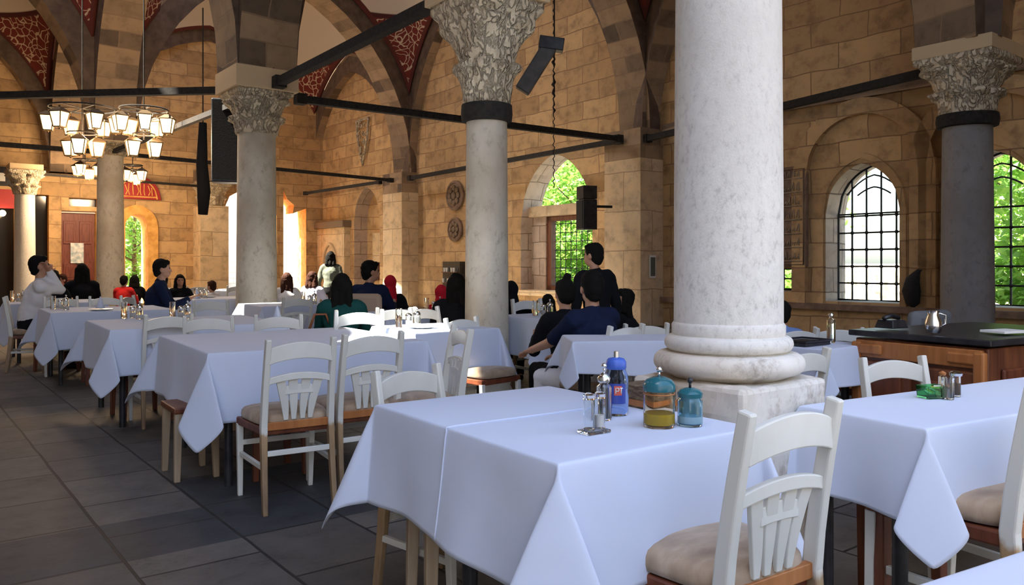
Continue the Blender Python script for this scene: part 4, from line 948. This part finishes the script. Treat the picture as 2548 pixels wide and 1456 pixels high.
MB().lathe([(.035,0),(.045,.02),(.045,.06),(.028,.10),(.032,.125)], 24).build('body', M['chrome'], t, smooth=.9); MB().tube([(.03,0,.11),(.07,0,.10),(.07,0,.05),(.043,0,.035)], .006, 6).build('handle', M['chrome'], t, smooth=4)
q = A(2500, 4.55, .868); t = MB().box((0,0,.008), (.21,.15,.014), rot=.4).build('notebook', M['paper'], bevel=.002, loc=q); tag(t, 'flat white notebook lying on the black sideboard top', 'notebook')
q = A(2218, 4.9, .868); t = empty('telephone', q, .5, 'low dark desk telephone on the left end of the sideboard', 'telephone'); MB().box((0,0,.025), (.15,.13,.05), taper=.8).build('body', M['black_metal'], t, bevel=.006); MB().tube([(-.07,0,.06),(0,0,.075),(.07,0,.06)], .014, 8).build('handset', M['black_metal'], t, smooth=4)
# bird-like dark figure on the ledge
q = P(UW-.06, 5.05+.95, .60); t = empty('ledge_figure', q, YAW, 'dark bird shaped figure on the ledge left of the granite column', 'figurine')
MB().tube([(0,0,0),(-.0,0,.06),(-.01,.02,.25),(0,.0,.42),(.0,-.06,.52),(.0,-.10,.58)], [.05,.12,.15,.12,.07,.05], 12).build('body', M['black_cloth'], t, smooth=4); MB().tube([(0,-.1,.56),(0,-.2,.6),(0,-.27,.60)], [.05,.03,.005], 8).build('beak', M['black_cloth'], t, smooth=4)
# inscription slab on the dark wall
t = empty('inscription_slab', P(UW-.05, 8.3, 1.22), YAW, 'tall dark carved inscription slab on the wall right of the thick column', 'inscription')
MB().box((0,0,.88), (.09,.95,1.76)).build('slab', M['cornice'], t, bevel=.03)
mb = MB(); rr = random.Random(3)
for r in range(7):
    z = .16+.24*r; mb.box((-.055,0,z-.06), (.02,.8,.016)); y = -.34
    while y < .34:
        k = rr.random(); hh = .05+.1*rr.random()
        mb.tube([(-.056, y, z-.03), (-.058, y+.01, z-.03+hh), (-.056, y+.05*k, z-.03+hh*.6), (-.056, y+.05, z-.02)], .010, 5); y += .06+.05*k
mb.build('relief', M['wood_tan'], t, smooth=4)
MB().tube([(-.055,-.43,.04),(-.055,.43,.04),(-.055,.43,1.7),(-.055,-.43,1.7)], .016, 6, closed=True).build('border', M['cornice'], t, smooth=4)
# medallions and shelf between the wall piers
for z, r, lb in ((3.2, .42, 'upper round carved medallion on the wall left of the slim column'), (2.25, .34, 'lower round carved medallion on the wall left of the slim column')):
    t = empty('medallion', P(UW-.03, 18.75, z), YAW, lb, 'medallion', 'carved wall medallions')
    MB().lathe([(r,0),(r,.05),(r*.86,.07),(r*.8,.04),(.01,.05)], 32).build('disc', M['cornice'], t, smooth=.9).rotation_euler = (0,-PI/2,0)
    mb = MB()
    for k in range(8): a = k*PI/4; mb.ball((-.07, r*.5*math.cos(a), r*.5*math.sin(a)), (.03, r*.2, r*.2), 8, 6)
    mb.ball((-.07,0,0), (.04, r*.25, r*.25), 8, 6).build('rosette', M['arch'], t, smooth=4)
t = empty('wall_cabinet', P(UW-.12, 18.75, .45), YAW, 'dark open wall shelf with glasses left of the slim column', 'shelf'); MB().box((.03,0,.45), (.18,.85,.9)).build('case', M['black_metal'], t)
mb = MB()
for z in (.3, .6):
    MB().box((-.09,0,z), (.08,.78,.02)).build('shelf', M['wood_red'], t)
for k in range(12): o2 = MB().lathe([(.03,0),(.035,.12)], 10, c=(-.1, -.33+.06*(k % 12), .31 if k % 2 else .61)).build('glass', M['paper'] if k % 3 else M['glass'], t, smooth=.8)
# carved stone fountain slab beside the arched niche
t = empty('wall_fountain', P(UW-.16, 26.4, 0), YAW, 'carved stone slab with a small arched relief left of the dark niche', 'fountain')
MB().box((.08,0,1.3), (.3,2.2,2.6)).build('slab', M['pier'], t, bevel=.02, boxuv=True); MB().box((.02,0,2.68), (.4,2.4,.24)).build('cornice', M['arch'], t, bevel=.03)
mb = MB(); q = pointed(-.5,.5,.5,2.0); mb.tube([(-.09,s,z) for s, z in q], .06, 6, closed=True).build('arched_relief', M['pier'], t, smooth=4)
t = empty('spandrel_relief', P(UW-.04, 24.2, 4.6), YAW, 'pale carved teardrop relief on the wall above the arched niche', 'relief')
mb = MB(); rr = random.Random(5)
q = [(-.06,-.0,0),(-.06,-.34,.9),(-.06,-.42,1.5),(-.06,.42,1.5),(-.06,.34,.9)]; mb.tube(q, .05, 6, closed=True)
for k in range(16):
    z = .3+rr.random()*1.1; y = (rr.random()-.5)*.6*z/1.4; a = rr.random()*6; mb.tube([(-.07,y,z),(-.09,y+.1*math.cos(a),z+.1*math.sin(a)),(-.07,y+.14*math.cos(a+1),z+.14*math.sin(a+1))], .03, 5)
mb.build('tracery', M['carved'], t, smooth=4)
# poster on the wall beside the pier
t = empty('wall_notice', P(12.25, 11.13, 1.0), YAW, 'small framed notice on the side of the pale pier right of the green window', 'notice'); MB().box((0,-.01,.22), (.18,.02,.46)).build('frame', M['white'], t); MB().box((0,-.024,.22), (.13,.01,.38)).build('print', M['olive'], t)
# ---------------------------------------------------------------- speakers, heater, chain
q = A(1460, 16.1, 1.93); t = empty('wall_speaker', q, YAW-PI/2-.35, 'black box speaker with a brown top on the pale pier beside the green window', 'speaker')
MB().box((0,0,.33), (.36,.30,.60)).build('cabinet', M['black_metal'], t, bevel=.01); MB().box((0,-.155,.33), (.32,.012,.56)).build('speaker_front', M['black_cloth'], t); MB().box((0,0,.77), (.36,.30,.26)).build('top_box', M['timber_dark'], t, bevel=.01); MB().bar((0,.14,.5), (.0,.55,.5), .05).build('bracket', M['iron'], t)
q = A(562, 13.2, 2.6); t = empty('hanging_speaker', q, .25, 'large black hanging line speaker left of the mottled column', 'speaker')
MB().box((0,0,.68), (.42,.34,1.36)).build('cabinet', M['black_metal'], t, bevel=.02); MB().box((0,-.178,.68), (.38,.015,1.28)).build('speaker_front', M['black_cloth'], t); MB().tube([(0,0,1.36),(0,0,4.6)], .012, 6).build('cable', M['iron'], t)
q = A(505, 17.5, 2.35); t = empty('furled_awning', q, .2, 'dark furled awning hanging behind the large black speaker', 'awning'); MB().tube([(0,0,0),(.02,0,.5),(-.02,0,1.1),(0,0,2.0)], [.10,.14,.12,.08], 10).build('fabric', M['black'], t, smooth=4); MB().tube([(0,0,2.0),(0,0,4.5)], .015, 6).build('cable', M['iron'], t)
q = A(1335, 9.0, 3.46); t = empty('heater', q, 0, 'grey hanging heater panel right of the carved capital', 'heater')
MB().box((0,0,0), (.17,.12,.62), tilt=Matrix.Rotation(math.radians(32), 4, 'Y')).build('panel', M['grey_metal'], t, bevel=.015); MB().box((.165,0,.265), (.28,.14,.14), tilt=Matrix.Rotation(math.radians(8), 4, 'Y')).build('hood', M['black_metal'], t, bevel=.01); MB().tube([(.20,0,.3),(.20,0,3.2)], .008, 6).build('cable', M['iron'], t)
q = A(1378, 15.5, 2.75); t = empty('hanging_chain', q, 0, 'long twisted chain hanging in front of the green window', 'chain'); mb = MB(); mb.tube([(.018*math.sin(i*2.4), .018*math.cos(i*1.7), i*.055) for i in range(95)], [.010+.030*(1 if 26 < i < 52 else 0)*abs(math.sin(i*.9)*math.sin(i*.31)) for i in range(95)], 6).build('links', M['iron'], t, smooth=4)
# ---------------------------------------------------------------- lanterns
def make_lantern():
    pn = MB(); fm = MB(); h = .25; wt, wb_ = .110, .068
    c = lambda s, z, k: [(x*s, y*s, z) for x, y in ((-1,-1),(1,-1),(1,1),(-1,1))]
    vs_ = c(wb_*.93, .02, 0)+c(wt*.93, h, 0); pn.add(vs_, [(3,2,1,0),(4,5,6,7),(0,1,5,4),(1,2,6,5),(2,3,7,6),(3,0,4,7)])
    b_ = c(wb_, .0, 0); t_ = c(wt, h+.01, 0)
    for i in range(4): fm.bar(b_[i], t_[i], .014); fm.bar(b_[i], b_[(i+1) % 4], .016); fm.bar(t_[i], t_[(i+1) % 4], .020)
    for i in range(4):
        a = Vector(b_[i]).lerp(Vector(b_[(i+1) % 4]), .5); q = Vector(t_[i]).lerp(Vector(t_[(i+1) % 4]), .5)
    rf = c(wt*1.15, h+.012, 0) + c(wt*.35, h+.09, 0); fm.add(rf, [(3,2,1,0),(4,5,6,7),(0,1,5,4),(1,2,6,5),(2,3,7,6),(3,0,4,7)]); fm.ball((0,0,h+.11), .022, 8, 6); fm.ball((0,0,-.02), .018, 8, 6)
    return fm, pn
LF, LP = make_lantern(); lf_mesh = None
def chandelier(px, d, z, label, n=6, n2=4, rad=.50, drop=.42, cable=3.6, pw=26):
    global lf_mesh
    o = empty('chandelier', A(px, d, z), R.random(), label, 'chandelier', 'lantern chandeliers')
    MB().tube([(rad*math.cos(2*PI*k/24), rad*math.sin(2*PI*k/24), .42) for k in range(24)], .016, 6, closed=True).build('ring', M['iron'], o, smooth=4)
    for k in range(3): a = k*PI/3; MB().bar((rad*math.cos(a), rad*math.sin(a), .42), (-rad*math.cos(a), -rad*math.sin(a), .42), .018).build('arm', M['iron'], o)
    MB().tube([(0,0,.42),(0,0,cable)], .012, 6).build('cable', M['iron'], o)
    MB().tube([(0,0,.42),(0,0,-drop+.3)], .014, 6).build('stem', M['iron'], o)
    spots = [(rad*math.cos(2*PI*k/n), rad*math.sin(2*PI*k/n), 0) for k in range(n)] + [(rad*.45*math.cos(2*PI*k/n2+.5), rad*.45*math.sin(2*PI*k/n2+.5), -drop) for k in range(n2)]
    for x, y, zz in spots:
        if lf_mesh is None:
            l = LF.build('lantern', M['lamp_frame'], o); p_ = LP.build('pane', M['glow'], l); lf_mesh = (l.data, p_.data)
        else:
            l = bpy.data.objects.new('lantern', lf_mesh[0]); COL.objects.link(l); l.parent = o; p_ = bpy.data.objects.new('pane', lf_mesh[1]); COL.objects.link(p_); p_.parent = l
        l.location = (x, y, zz); l.rotation_euler = (0,0,math.atan2(y, x))
    MB().tube([(rad*.45*math.cos(2*PI*k/16), rad*.45*math.sin(2*PI*k/16), -drop+.40) for k in range(16)], .012, 6, closed=True).build('lower_ring', M['iron'], o, smooth=4)
    ld = bpy.data.lights.new('lantern_light', 'POINT'); ld.energy = pw; ld.color = (1, .70, .42); ld.shadow_soft_size = .3
    lo = bpy.data.objects.new('lantern_light', ld); COL.objects.link(lo); lo.parent = o; lo.location = (0,0,-.1)
chandelier(205, 14.3, 3.62, 'left lantern chandelier in front of the weathered column', rad=.54, pw=90, n=6, n2=3)
chandelier(358, 14.3, 3.60, 'right lantern chandelier beside the weathered column', rad=.40, n=5, n2=2, pw=90)
chandelier(212, 22.3, 3.75, 'smaller far lantern cluster left of the weathered column', n=3, n2=1, rad=.30, drop=.1, cable=4.5, pw=150)
chandelier(330, 22.3, 3.6, 'smaller far lantern cluster right of the weathered column', n=3, n2=1, rad=.25, drop=.1, cable=4.5, pw=150)
# ---------------------------------------------------------------- people
def capsule(mb, a, b_, ra, rb, n=12):
    a = Vector(a); b_ = Vector(b_); mb.tube([a, a.lerp(b_, .5), b_], [ra, (ra+rb)/2, rb], n); mb.ball(a, ra, n, 8); mb.ball(b_, rb, n, 8)
def remesh(o, vox, wr=0, size=.1):
    m = o.modifiers.new('r', 'REMESH'); m.mode = 'VOXEL'; m.voxel_size = vox; m.use_smooth_shade = True
    s = o.modifiers.new('s', 'SMOOTH'); s.factor = .6; s.iterations = 3
    if wr:
        t = bpy.data.textures.get('fold%g' % size) or bpy.data.textures.new('fold%g' % size, 'CLOUDS'); t.noise_scale = size
        d = o.modifiers.new('d', 'DISPLACE'); d.texture = t; d.strength = wr; d.mid_level = .5; d.texture_coords = 'GLOBAL'
def person(px, d, yaw, label, shirt='black', pants='black', hair='short', hmat='hair', pose='sit', lean=.04, scale=1, turn=0, tilt=0, hands=None, sleeves='long', z=0, vox=.014, scarf=None, tw=1):
    o = empty('person', A(px, d, z), yaw, label, 'person', None, scale)
    sit = pose == 'sit'; hp = .52 if sit else .92; dz = 0 if sit else .42; nb = 1.0+dz; ly = lean
    pel = Vector((0,0,hp)); ch = Vector((0, ly*.6, nb-.17)); nk = Vector((0, ly, nb)); hc = Vector((0, ly+.025, nb+.175)); b_ = MB()
    sh = [Vector((s*.172*tw, ly, nb-.055)) for s in (-1, 1)]
    if hands is None: hands = [(-.13, ly+.34, .80), (.13, ly+.34, .80)] if sit else [(-.25, .04, hp-.10), (.25, .04, hp-.10)]
    hands = [Vector(h) for h in hands]; elb = []
    for s, S, H in zip((-1, 1), sh, hands):
        dv = H-S; L_ = dv.length; up, fo = .29, .26; L_ = min(L_, up+fo-.005); H = S+dv.normalized()*L_; a = (up*up-fo*fo+L_*L_)/(2*L_); hh = math.sqrt(max(0, up*up-a*a))
        side = Vector((s*.45, -.35, -.8)); side -= side.project(dv); side.normalize(); elb.append((S+dv.normalized()*a+side*hh, H))
    # head (turned about the neck)
    Rm = Matrix.Rotation(turn, 3, 'Z') @ Matrix.Rotation(-tilt, 3, 'X'); hd = lambda x, y, zz: nk + Rm @ (Vector((x, y, zz))+hc-nk)
    def hball(mb, c, r, n=16, m=12):
        k = MB().ball((0,0,0), r, n, m); mb.add([hd(*(Vector(v)+Vector(c))) for v in k.v], k.f)
    hball(b_, (0,-.005,.02), (.074,.093,.098)); hball(b_, (0,.022,-.045), (.058,.066,.07)); hball(b_, (0,.055,-.085), (.028,.026,.022), 10, 8)
    k = MB(); capsule(k, (0,.088,.012), (0,.104,-.026), .009, .013, 8); b_.add([hd(*v) for v in k.v], k.f)
    hball(b_, (0,.092,-.058), (.024,.009,.007), 10, 6); hball(b_, (0,.086,-.068), (.020,.009,.006), 10, 6); hball(b_, (0,.078,.034), (.052,.014,.010), 12, 6)
    for s in (-1, 1): hball(b_, (s*.077,-.005,-.01), (.012,.02,.033), 10, 8)
    capsule(b_, nk-Vector((0,.0,.04)), hd(0,-.01,-.06), .056, .050)
    # trunk
    capsule(b_, pel, pel+Vector((0,.0,.08)), .135*tw, .13*tw, 16); capsule(b_, pel+Vector((0,0,.1)), ch, .125*tw, .135*tw, 16)
    k = MB().ball(ch, (.165*tw, .105, .17), 18, 12); b_.add(k.v, k.f); capsule(b_, sh[0]*.8+nk*.2, sh[1]*.8+nk*.2, .068, .068)
    sleeve = MB(); capsule(sleeve, pel-Vector((0,0,.02)), pel+Vector((0,0,.12)), .148*tw, .143*tw, 16); capsule(sleeve, pel+Vector((0,0,.1)), ch, .138*tw, .148*tw, 16)
    k = MB().ball(ch, (.180*tw, .120, .182), 18, 12); sleeve.add(k.v, k.f); capsule(sleeve, sh[0]*.8+nk*.2, sh[1]*.8+nk*.2, .080, .080); capsule(sleeve, nk-Vector((0,0,.04)), nk+Vector((0,0,.012)), .072, .062)
    for s, S, (E, H) in zip((-1, 1), sh, elb):
        capsule(b_, S, E, .052, .040); capsule(b_, E, H, .038, .027)
        capsule(sleeve, S, S.lerp(E, 1 if sleeves == 'long' else .8), .067, .056)
        if sleeves == 'long': capsule(sleeve, E, E.lerp(H, .92), .054, .040)
        # hand: palm, four unequal curled fingers and a thumb from the side
        f = (H-E).normalized(); x = f.cross(Vector((0,0,1))); x = x.normalized() if x.length > .1 else Vector((1,0,0)); n_ = x.cross(f)*-1
        pm = H+f*.045; k = MB().ball((0,0,0), 1, 12, 8); b_.add([pm + x*v.x*.042 + f*v.y*.052 + n_*v.z*.016 for v in k.v], k.f)
        for q, (off, ln) in enumerate(((-.032,.062), (-.011,.074), (.011,.070), (.031,.055))):
            r0 = pm+x*off+f*.040; r1 = r0+f*ln*.5+n_*.004; r2 = r1+(f*.7+n_*.6).normalized()*ln*.32; r3 = r2+(f*.3+n_*.9).normalized()*ln*.25
            b_.tube([r0, r1, r2, r3], [.0095,.009,.0082,.007], 8)
        th = pm-x*s*.036-f*.01; b_.tube([th, th-x*s*.026+f*.024, th-x*s*.030+f*.052+n_*.012], [.012,.010,.008], 8)
    leg = MB(); capsule(leg, pel-Vector((0,0,.03)), pel+Vector((0,0,.06)), .150*tw, .145*tw, 16)
    for s in (-1, 1):
        hip = pel+Vector((s*.085,0,-.02))
        kn, an = (Vector((s*.12,.42,.50)), Vector((s*.12,.40,.10))) if sit else (Vector((s*.10,.02,.50)), Vector((s*.10,-.02,.09)))
        capsule(b_, hip, kn, .082, .055); capsule(b_, kn, an, .054, .036); capsule(b_, an-Vector((0,.03,.04)), an+Vector((0,.14,-.055)), .036, .030)
        capsule(leg, hip, kn, .096, .070); capsule(leg, kn, an, .070, .052)
        shoe = MB(); capsule(shoe, an-Vector((0,.03,.055)), an+Vector((0,.16,-.062)), .042, .036); so = shoe.build('shoe', M['black'], o, smooth=4)
    bo = b_.build('body', M['skin'], o, smooth=4); remesh(bo, vox*.8)
    so = sleeve.build('shirt', M[shirt], o, smooth=4); remesh(so, vox, .022, .09); lo = leg.build('trousers', M[pants], o, smooth=4); remesh(lo, vox, .018, .09)
    for s in (-1, 1):
        e = MB(); hball(e, (s*.029,.0865,.012), (.011,.006,.006), 8, 6); e.build('eye', M['hair'], o, smooth=4)
    h = MB(); hm = M[hmat]
    def hb(c, r): hball(h, c, r, 16, 12)
    if hair in ('short', 'bun', 'long', 'shoulder'):
        hb((0,-.020,.040), (.086,.098,.096)); hb((0,-.045,-.005), (.078,.070,.085)); hb((0,.045,.085), (.062,.045,.035)); 
        if hair == 'short': hb((0,-.06,-.05), (.055,.045,.05))
        if hair == 'bun': hb((.01,-.04,.15), (.035,.035,.032))
        if hair in ('long', 'shoulder'):
            dn = -.26 if hair == 'long' else -.15
            for s in (-1, 0, 1): k = MB(); capsule(k, (s*.055,-.035,.02), (s*.075,-.075,dn), .052, .045); h.add([hd(*v) for v in k.v], k.f)
            for s in (-1, 1): k = MB(); capsule(k, (s*.072,.0,.04), (s*.088,-.01,dn*.8), .028, .03); h.add([hd(*v) for v in k.v], k.f)
        ho = h.build('hair', hm, o, smooth=4); remesh(ho, .010, .014, .03)
    elif hair == 'scarf':
        hb((0,-.014,.028), (.092,.106,.108)); hb((0,-.01,-.08), (.088,.09,.075)); k = MB(); capsule(k, (0,-.03,-.07), (0,-.06,-.24), .088, .125); h.add([hd(*v) for v in k.v], k.f)
        ho = h.build('headscarf', M[scarf or 'black'], o, smooth=4); remesh(ho, .012, .014, .06)
    return o
AW = 0; LEFT = PI/2; RIGHT = -PI/2; TO = PI
person(1480, 5.42, .75, 'man in a navy shirt seated with his back to the camera, forearm on his lap', 'navy', 'cloth_white', 'short', vox=.010, lean=.02, sleeves='short', scale=0.93, hands=[(-.16,.50,.70),(.10,.42,.66)], tw=1.25, turn=-.45)
person(1412, 5.95, .35, 'woman in black with dark hair tied on top, left of the navy shirt man', 'black', 'black', 'bun', scale=0.88)
person(1486, 6.75, .45, 'boy in dark clothes standing behind the seated man in the navy shirt', 'black', 'black', 'short', pose='stand', scale=0.835, turn=.5)
person(1580, 7.1, 1.1, 'woman in black leaning forward, left of the thick column', 'black', 'black', 'shoulder', lean=.14, scale=0.8, turn=.4, tilt=-.2)
person(1365, 8.6, .2, 'small child head seen between the slim column and the woman in black', 'cloth_white', 'black', 'shoulder', scale=0.72)
person(1272, 8.4, 0, 'person in black half hidden by the right side of the slim column', 'black', 'black', 'scarf', scale=0.83, scarf='black', tw=1.1)
person(1136, 7.75, .1, 'woman with long black hair and black jacket, left of the slim column', 'black', 'black', 'long', scale=0.9, tw=1.1)
person(1100, 8.9, .3, 'person in a bright pink top beside the long haired woman', 'crimson', 'black', 'scarf', scale=0.79, scarf='crimson')
person(970, 10.2, .0, 'person in a crimson headscarf left of the wall pier foot', 'black', 'black', 'scarf', scale=0.86, scarf='crimson')
person(913, 9.1, -.35, 'man in a navy sweater seated on the tan chair, head turned right', 'navy', 'black', 'short', scale=1.0, turn=-.7, tw=1.12)
person(850, 7.45, .15, 'woman in a dark teal hooded top with long dark hair', 'teal', 'denim', 'long', scale=0.9, tw=1.12)
person(822, 15.0, .1, 'person in a grey-green jacket standing before the carved fountain', 'olive', 'black', 'shoulder', pose='stand', scale=0.875)
person(714, 12.6, .3, 'woman in white with long brown hair, just right of the mottled column', 'cloth_white', 'denim', 'long', 'hair_brown', scale=0.87)
person(774, 13.3, -.2, 'person in a lavender shirt at the far sunlit table', 'lavender', 'black', 'shoulder', 'hair_brown', scale=0.88)
person(388, 10.3, RIGHT+.35, 'man in a navy jacket seated facing right at the left-centre', 'navy', 'black', 'short', vox=.010, scale=1.02, lean=.05, tw=1.05)
person(447, 13.6, -2.6, 'small dark haired person right of the navy jacket man', 'black', 'black', 'shoulder', scale=0.84)
person(408, 14.6, .3, 'person in white behind the navy jacket man', 'cloth_white', 'black', 'short', scale=0.81)
person(532, 13.4, LEFT-.4, 'child in white at the table before the bright opening', 'cloth_white', 'denim', 'short', 'hair_brown', scale=0.76)
person(80, 9.6, RIGHT+.5, 'person in a white shirt at the left with hands raised to the face', 'cloth_white', 'black', 'short', scale=1.05, lean=.08, hands=[(-.04,.16,1.10),(.06,.17,1.12)], tilt=-.15)
person(128, 11.4, .1, 'dark haired person behind the white shirted person', 'black', 'black', 'shoulder', scale=0.91)
person(160, 14.2, 2.8, 'person in a bright red top at the far left table', 'red_shirt', 'black', 'short', 'hair_brown', scale=0.84)
person(205, 12.6, .6, 'person in black left of the weathered column foot', 'black', 'black', 'long', scale=0.98, tw=1.1)
person(306, 15.0, 0, 'person in red just right of the weathered column', 'red_shirt', 'black', 'short', scale=0.81)
person(334, 15.6, .3, 'person in black below the garden doorway', 'black', 'black', 'shoulder', scale=0.81)
person(1950, 6.1, -.1, 'child in a light blue shirt behind the thick column on its right', 'light_blue', 'black', 'short', scale=0.75, lean=.05)
# shoulder bag of the teal hooded woman
t = empty('shoulder_bag', A(797, 7.35, .42), .4, 'brown leather bag hanging left of the teal hooded woman', 'bag'); M['leather'] = noisy('brown_leather', (.20,.06,.02), (.30,.10,.035), 6, .5)
MB().box((0,0,.13), (.26,.10,.24), taper=.8).build('body', M['leather'], t, bevel=.03); MB().tube([(-.1,0,.24),(-.05,0,.38),(.05,0,.38),(.1,0,.24)], .012, 8).build('strap', M['leather'], t, smooth=4)
# phone in the navy shirt man's hand
# ---------------------------------------------------------------- outside: trees, low wall, sunny building
def make_tree(label, seed, r=1.7, h=5.2, n=7000, ls=.24, trunk=2.0):
    rr = random.Random(seed); o = empty('tree', (0,0,0), 0, label, 'tree', 'garden trees outside the windows')
    mb = MB(); mb.tube([(0,0,0),(.05,.03,trunk*.6),(-.03,.05,trunk),(.05,0,h*.7)], [.14,.11,.09,.04], 8)
    for k in range(9):
        a = rr.random()*6.28; z = trunk*.6+rr.random()*(h*.5); mb.tube([(0,0,z),(r*.4*math.cos(a),r*.4*math.sin(a),z+.4),(r*.8*math.cos(a),r*.8*math.sin(a),z+.7)], [.05,.03,.01], 5)
    mb.build('trunk', M['bark'], o, smooth=4); lf = MB(); vs_ = []; fs = []
    cl = [(Vector((rr.gauss(0, r*.5), rr.gauss(0, r*.5), rr.uniform(.5, h))), rr.uniform(.4,.9)) for _ in range(40)]
    for k in range(n):
        c, q = cl[rr.randrange(40)]; p = c+Vector((rr.gauss(0,1), rr.gauss(0,1), rr.gauss(0,1)))*q*.5
        if p.z < .1: p.z = .1+rr.random()*.4
        x = Vector((rr.gauss(0,1), rr.gauss(0,1), rr.gauss(0,.6))).normalized(); y = x.cross(Vector((rr.gauss(0,1), rr.gauss(0,1), rr.gauss(0,1)))).normalized(); s = ls*rr.uniform(.6,1.3); b0 = len(vs_)
        vs_ += [p-x*s*.5, p+y*s*.22, p+x*s*.5, p-y*s*.22]; fs.append((b0, b0+1, b0+2, b0+3))
    lf.add(vs_, fs).build('foliage', M['leaf'], o); return o
t0 = make_tree('leafy tree filling the green window', 1); t0.location = P(19.6, 21.4, 0)
t1 = make_tree('big', 4, 2.2, 6.5, 7000, .26)
for (u, v, rz, s, lb) in ((20.6, 24.3, 1, 1.1, 'tree behind the left part of the green window'), (19.8, 19.0, 2.5, 1.0, 'tree behind the right part of the green window'), (23.5, 24.5, 4, 1.4, 'taller tree behind the green window trees'), (19.0, 6.6, .4, 1.0, 'tree outside the rightmost barred window'), (22.5, 6.8, 1.7, 1.2, 'tree beyond the rightmost barred window')):
    dup(t0, P(u, v, 0), rz, lb, scale=s)
t1.location = P(23.0, 16.0, 0); tag(t1, 'tree half filling the barred window left of the granite column')
dup(t1, P(4.6, 32.5, 0), .7, 'tree seen through the far garden doorway', scale=.9); dup(t1, P(7.6, 33.6, 0), 2.2, 'second tree beyond the far garden doorway', scale=.9)
gw = MB().add([P(28,-4,0), P(28,34,0), P(28,34,1.3), P(28,-4,1.3), P(28.4,-4,0), P(28.4,34,0), P(28.4,34,1.3), P(28.4,-4,1.3)], [(0,1,2,3),(7,6,5,4),(3,2,6,7),(0,3,7,4),(1,5,6,2)]).build('garden_wall', M['outer'], boxuv=True); struct(gw)
bw = slab('neighbour_wall', lambda s, z, o: P(s, 44+o, z), 2, 40, 0, 9, 0, .5, M['outer']); struct(bw)
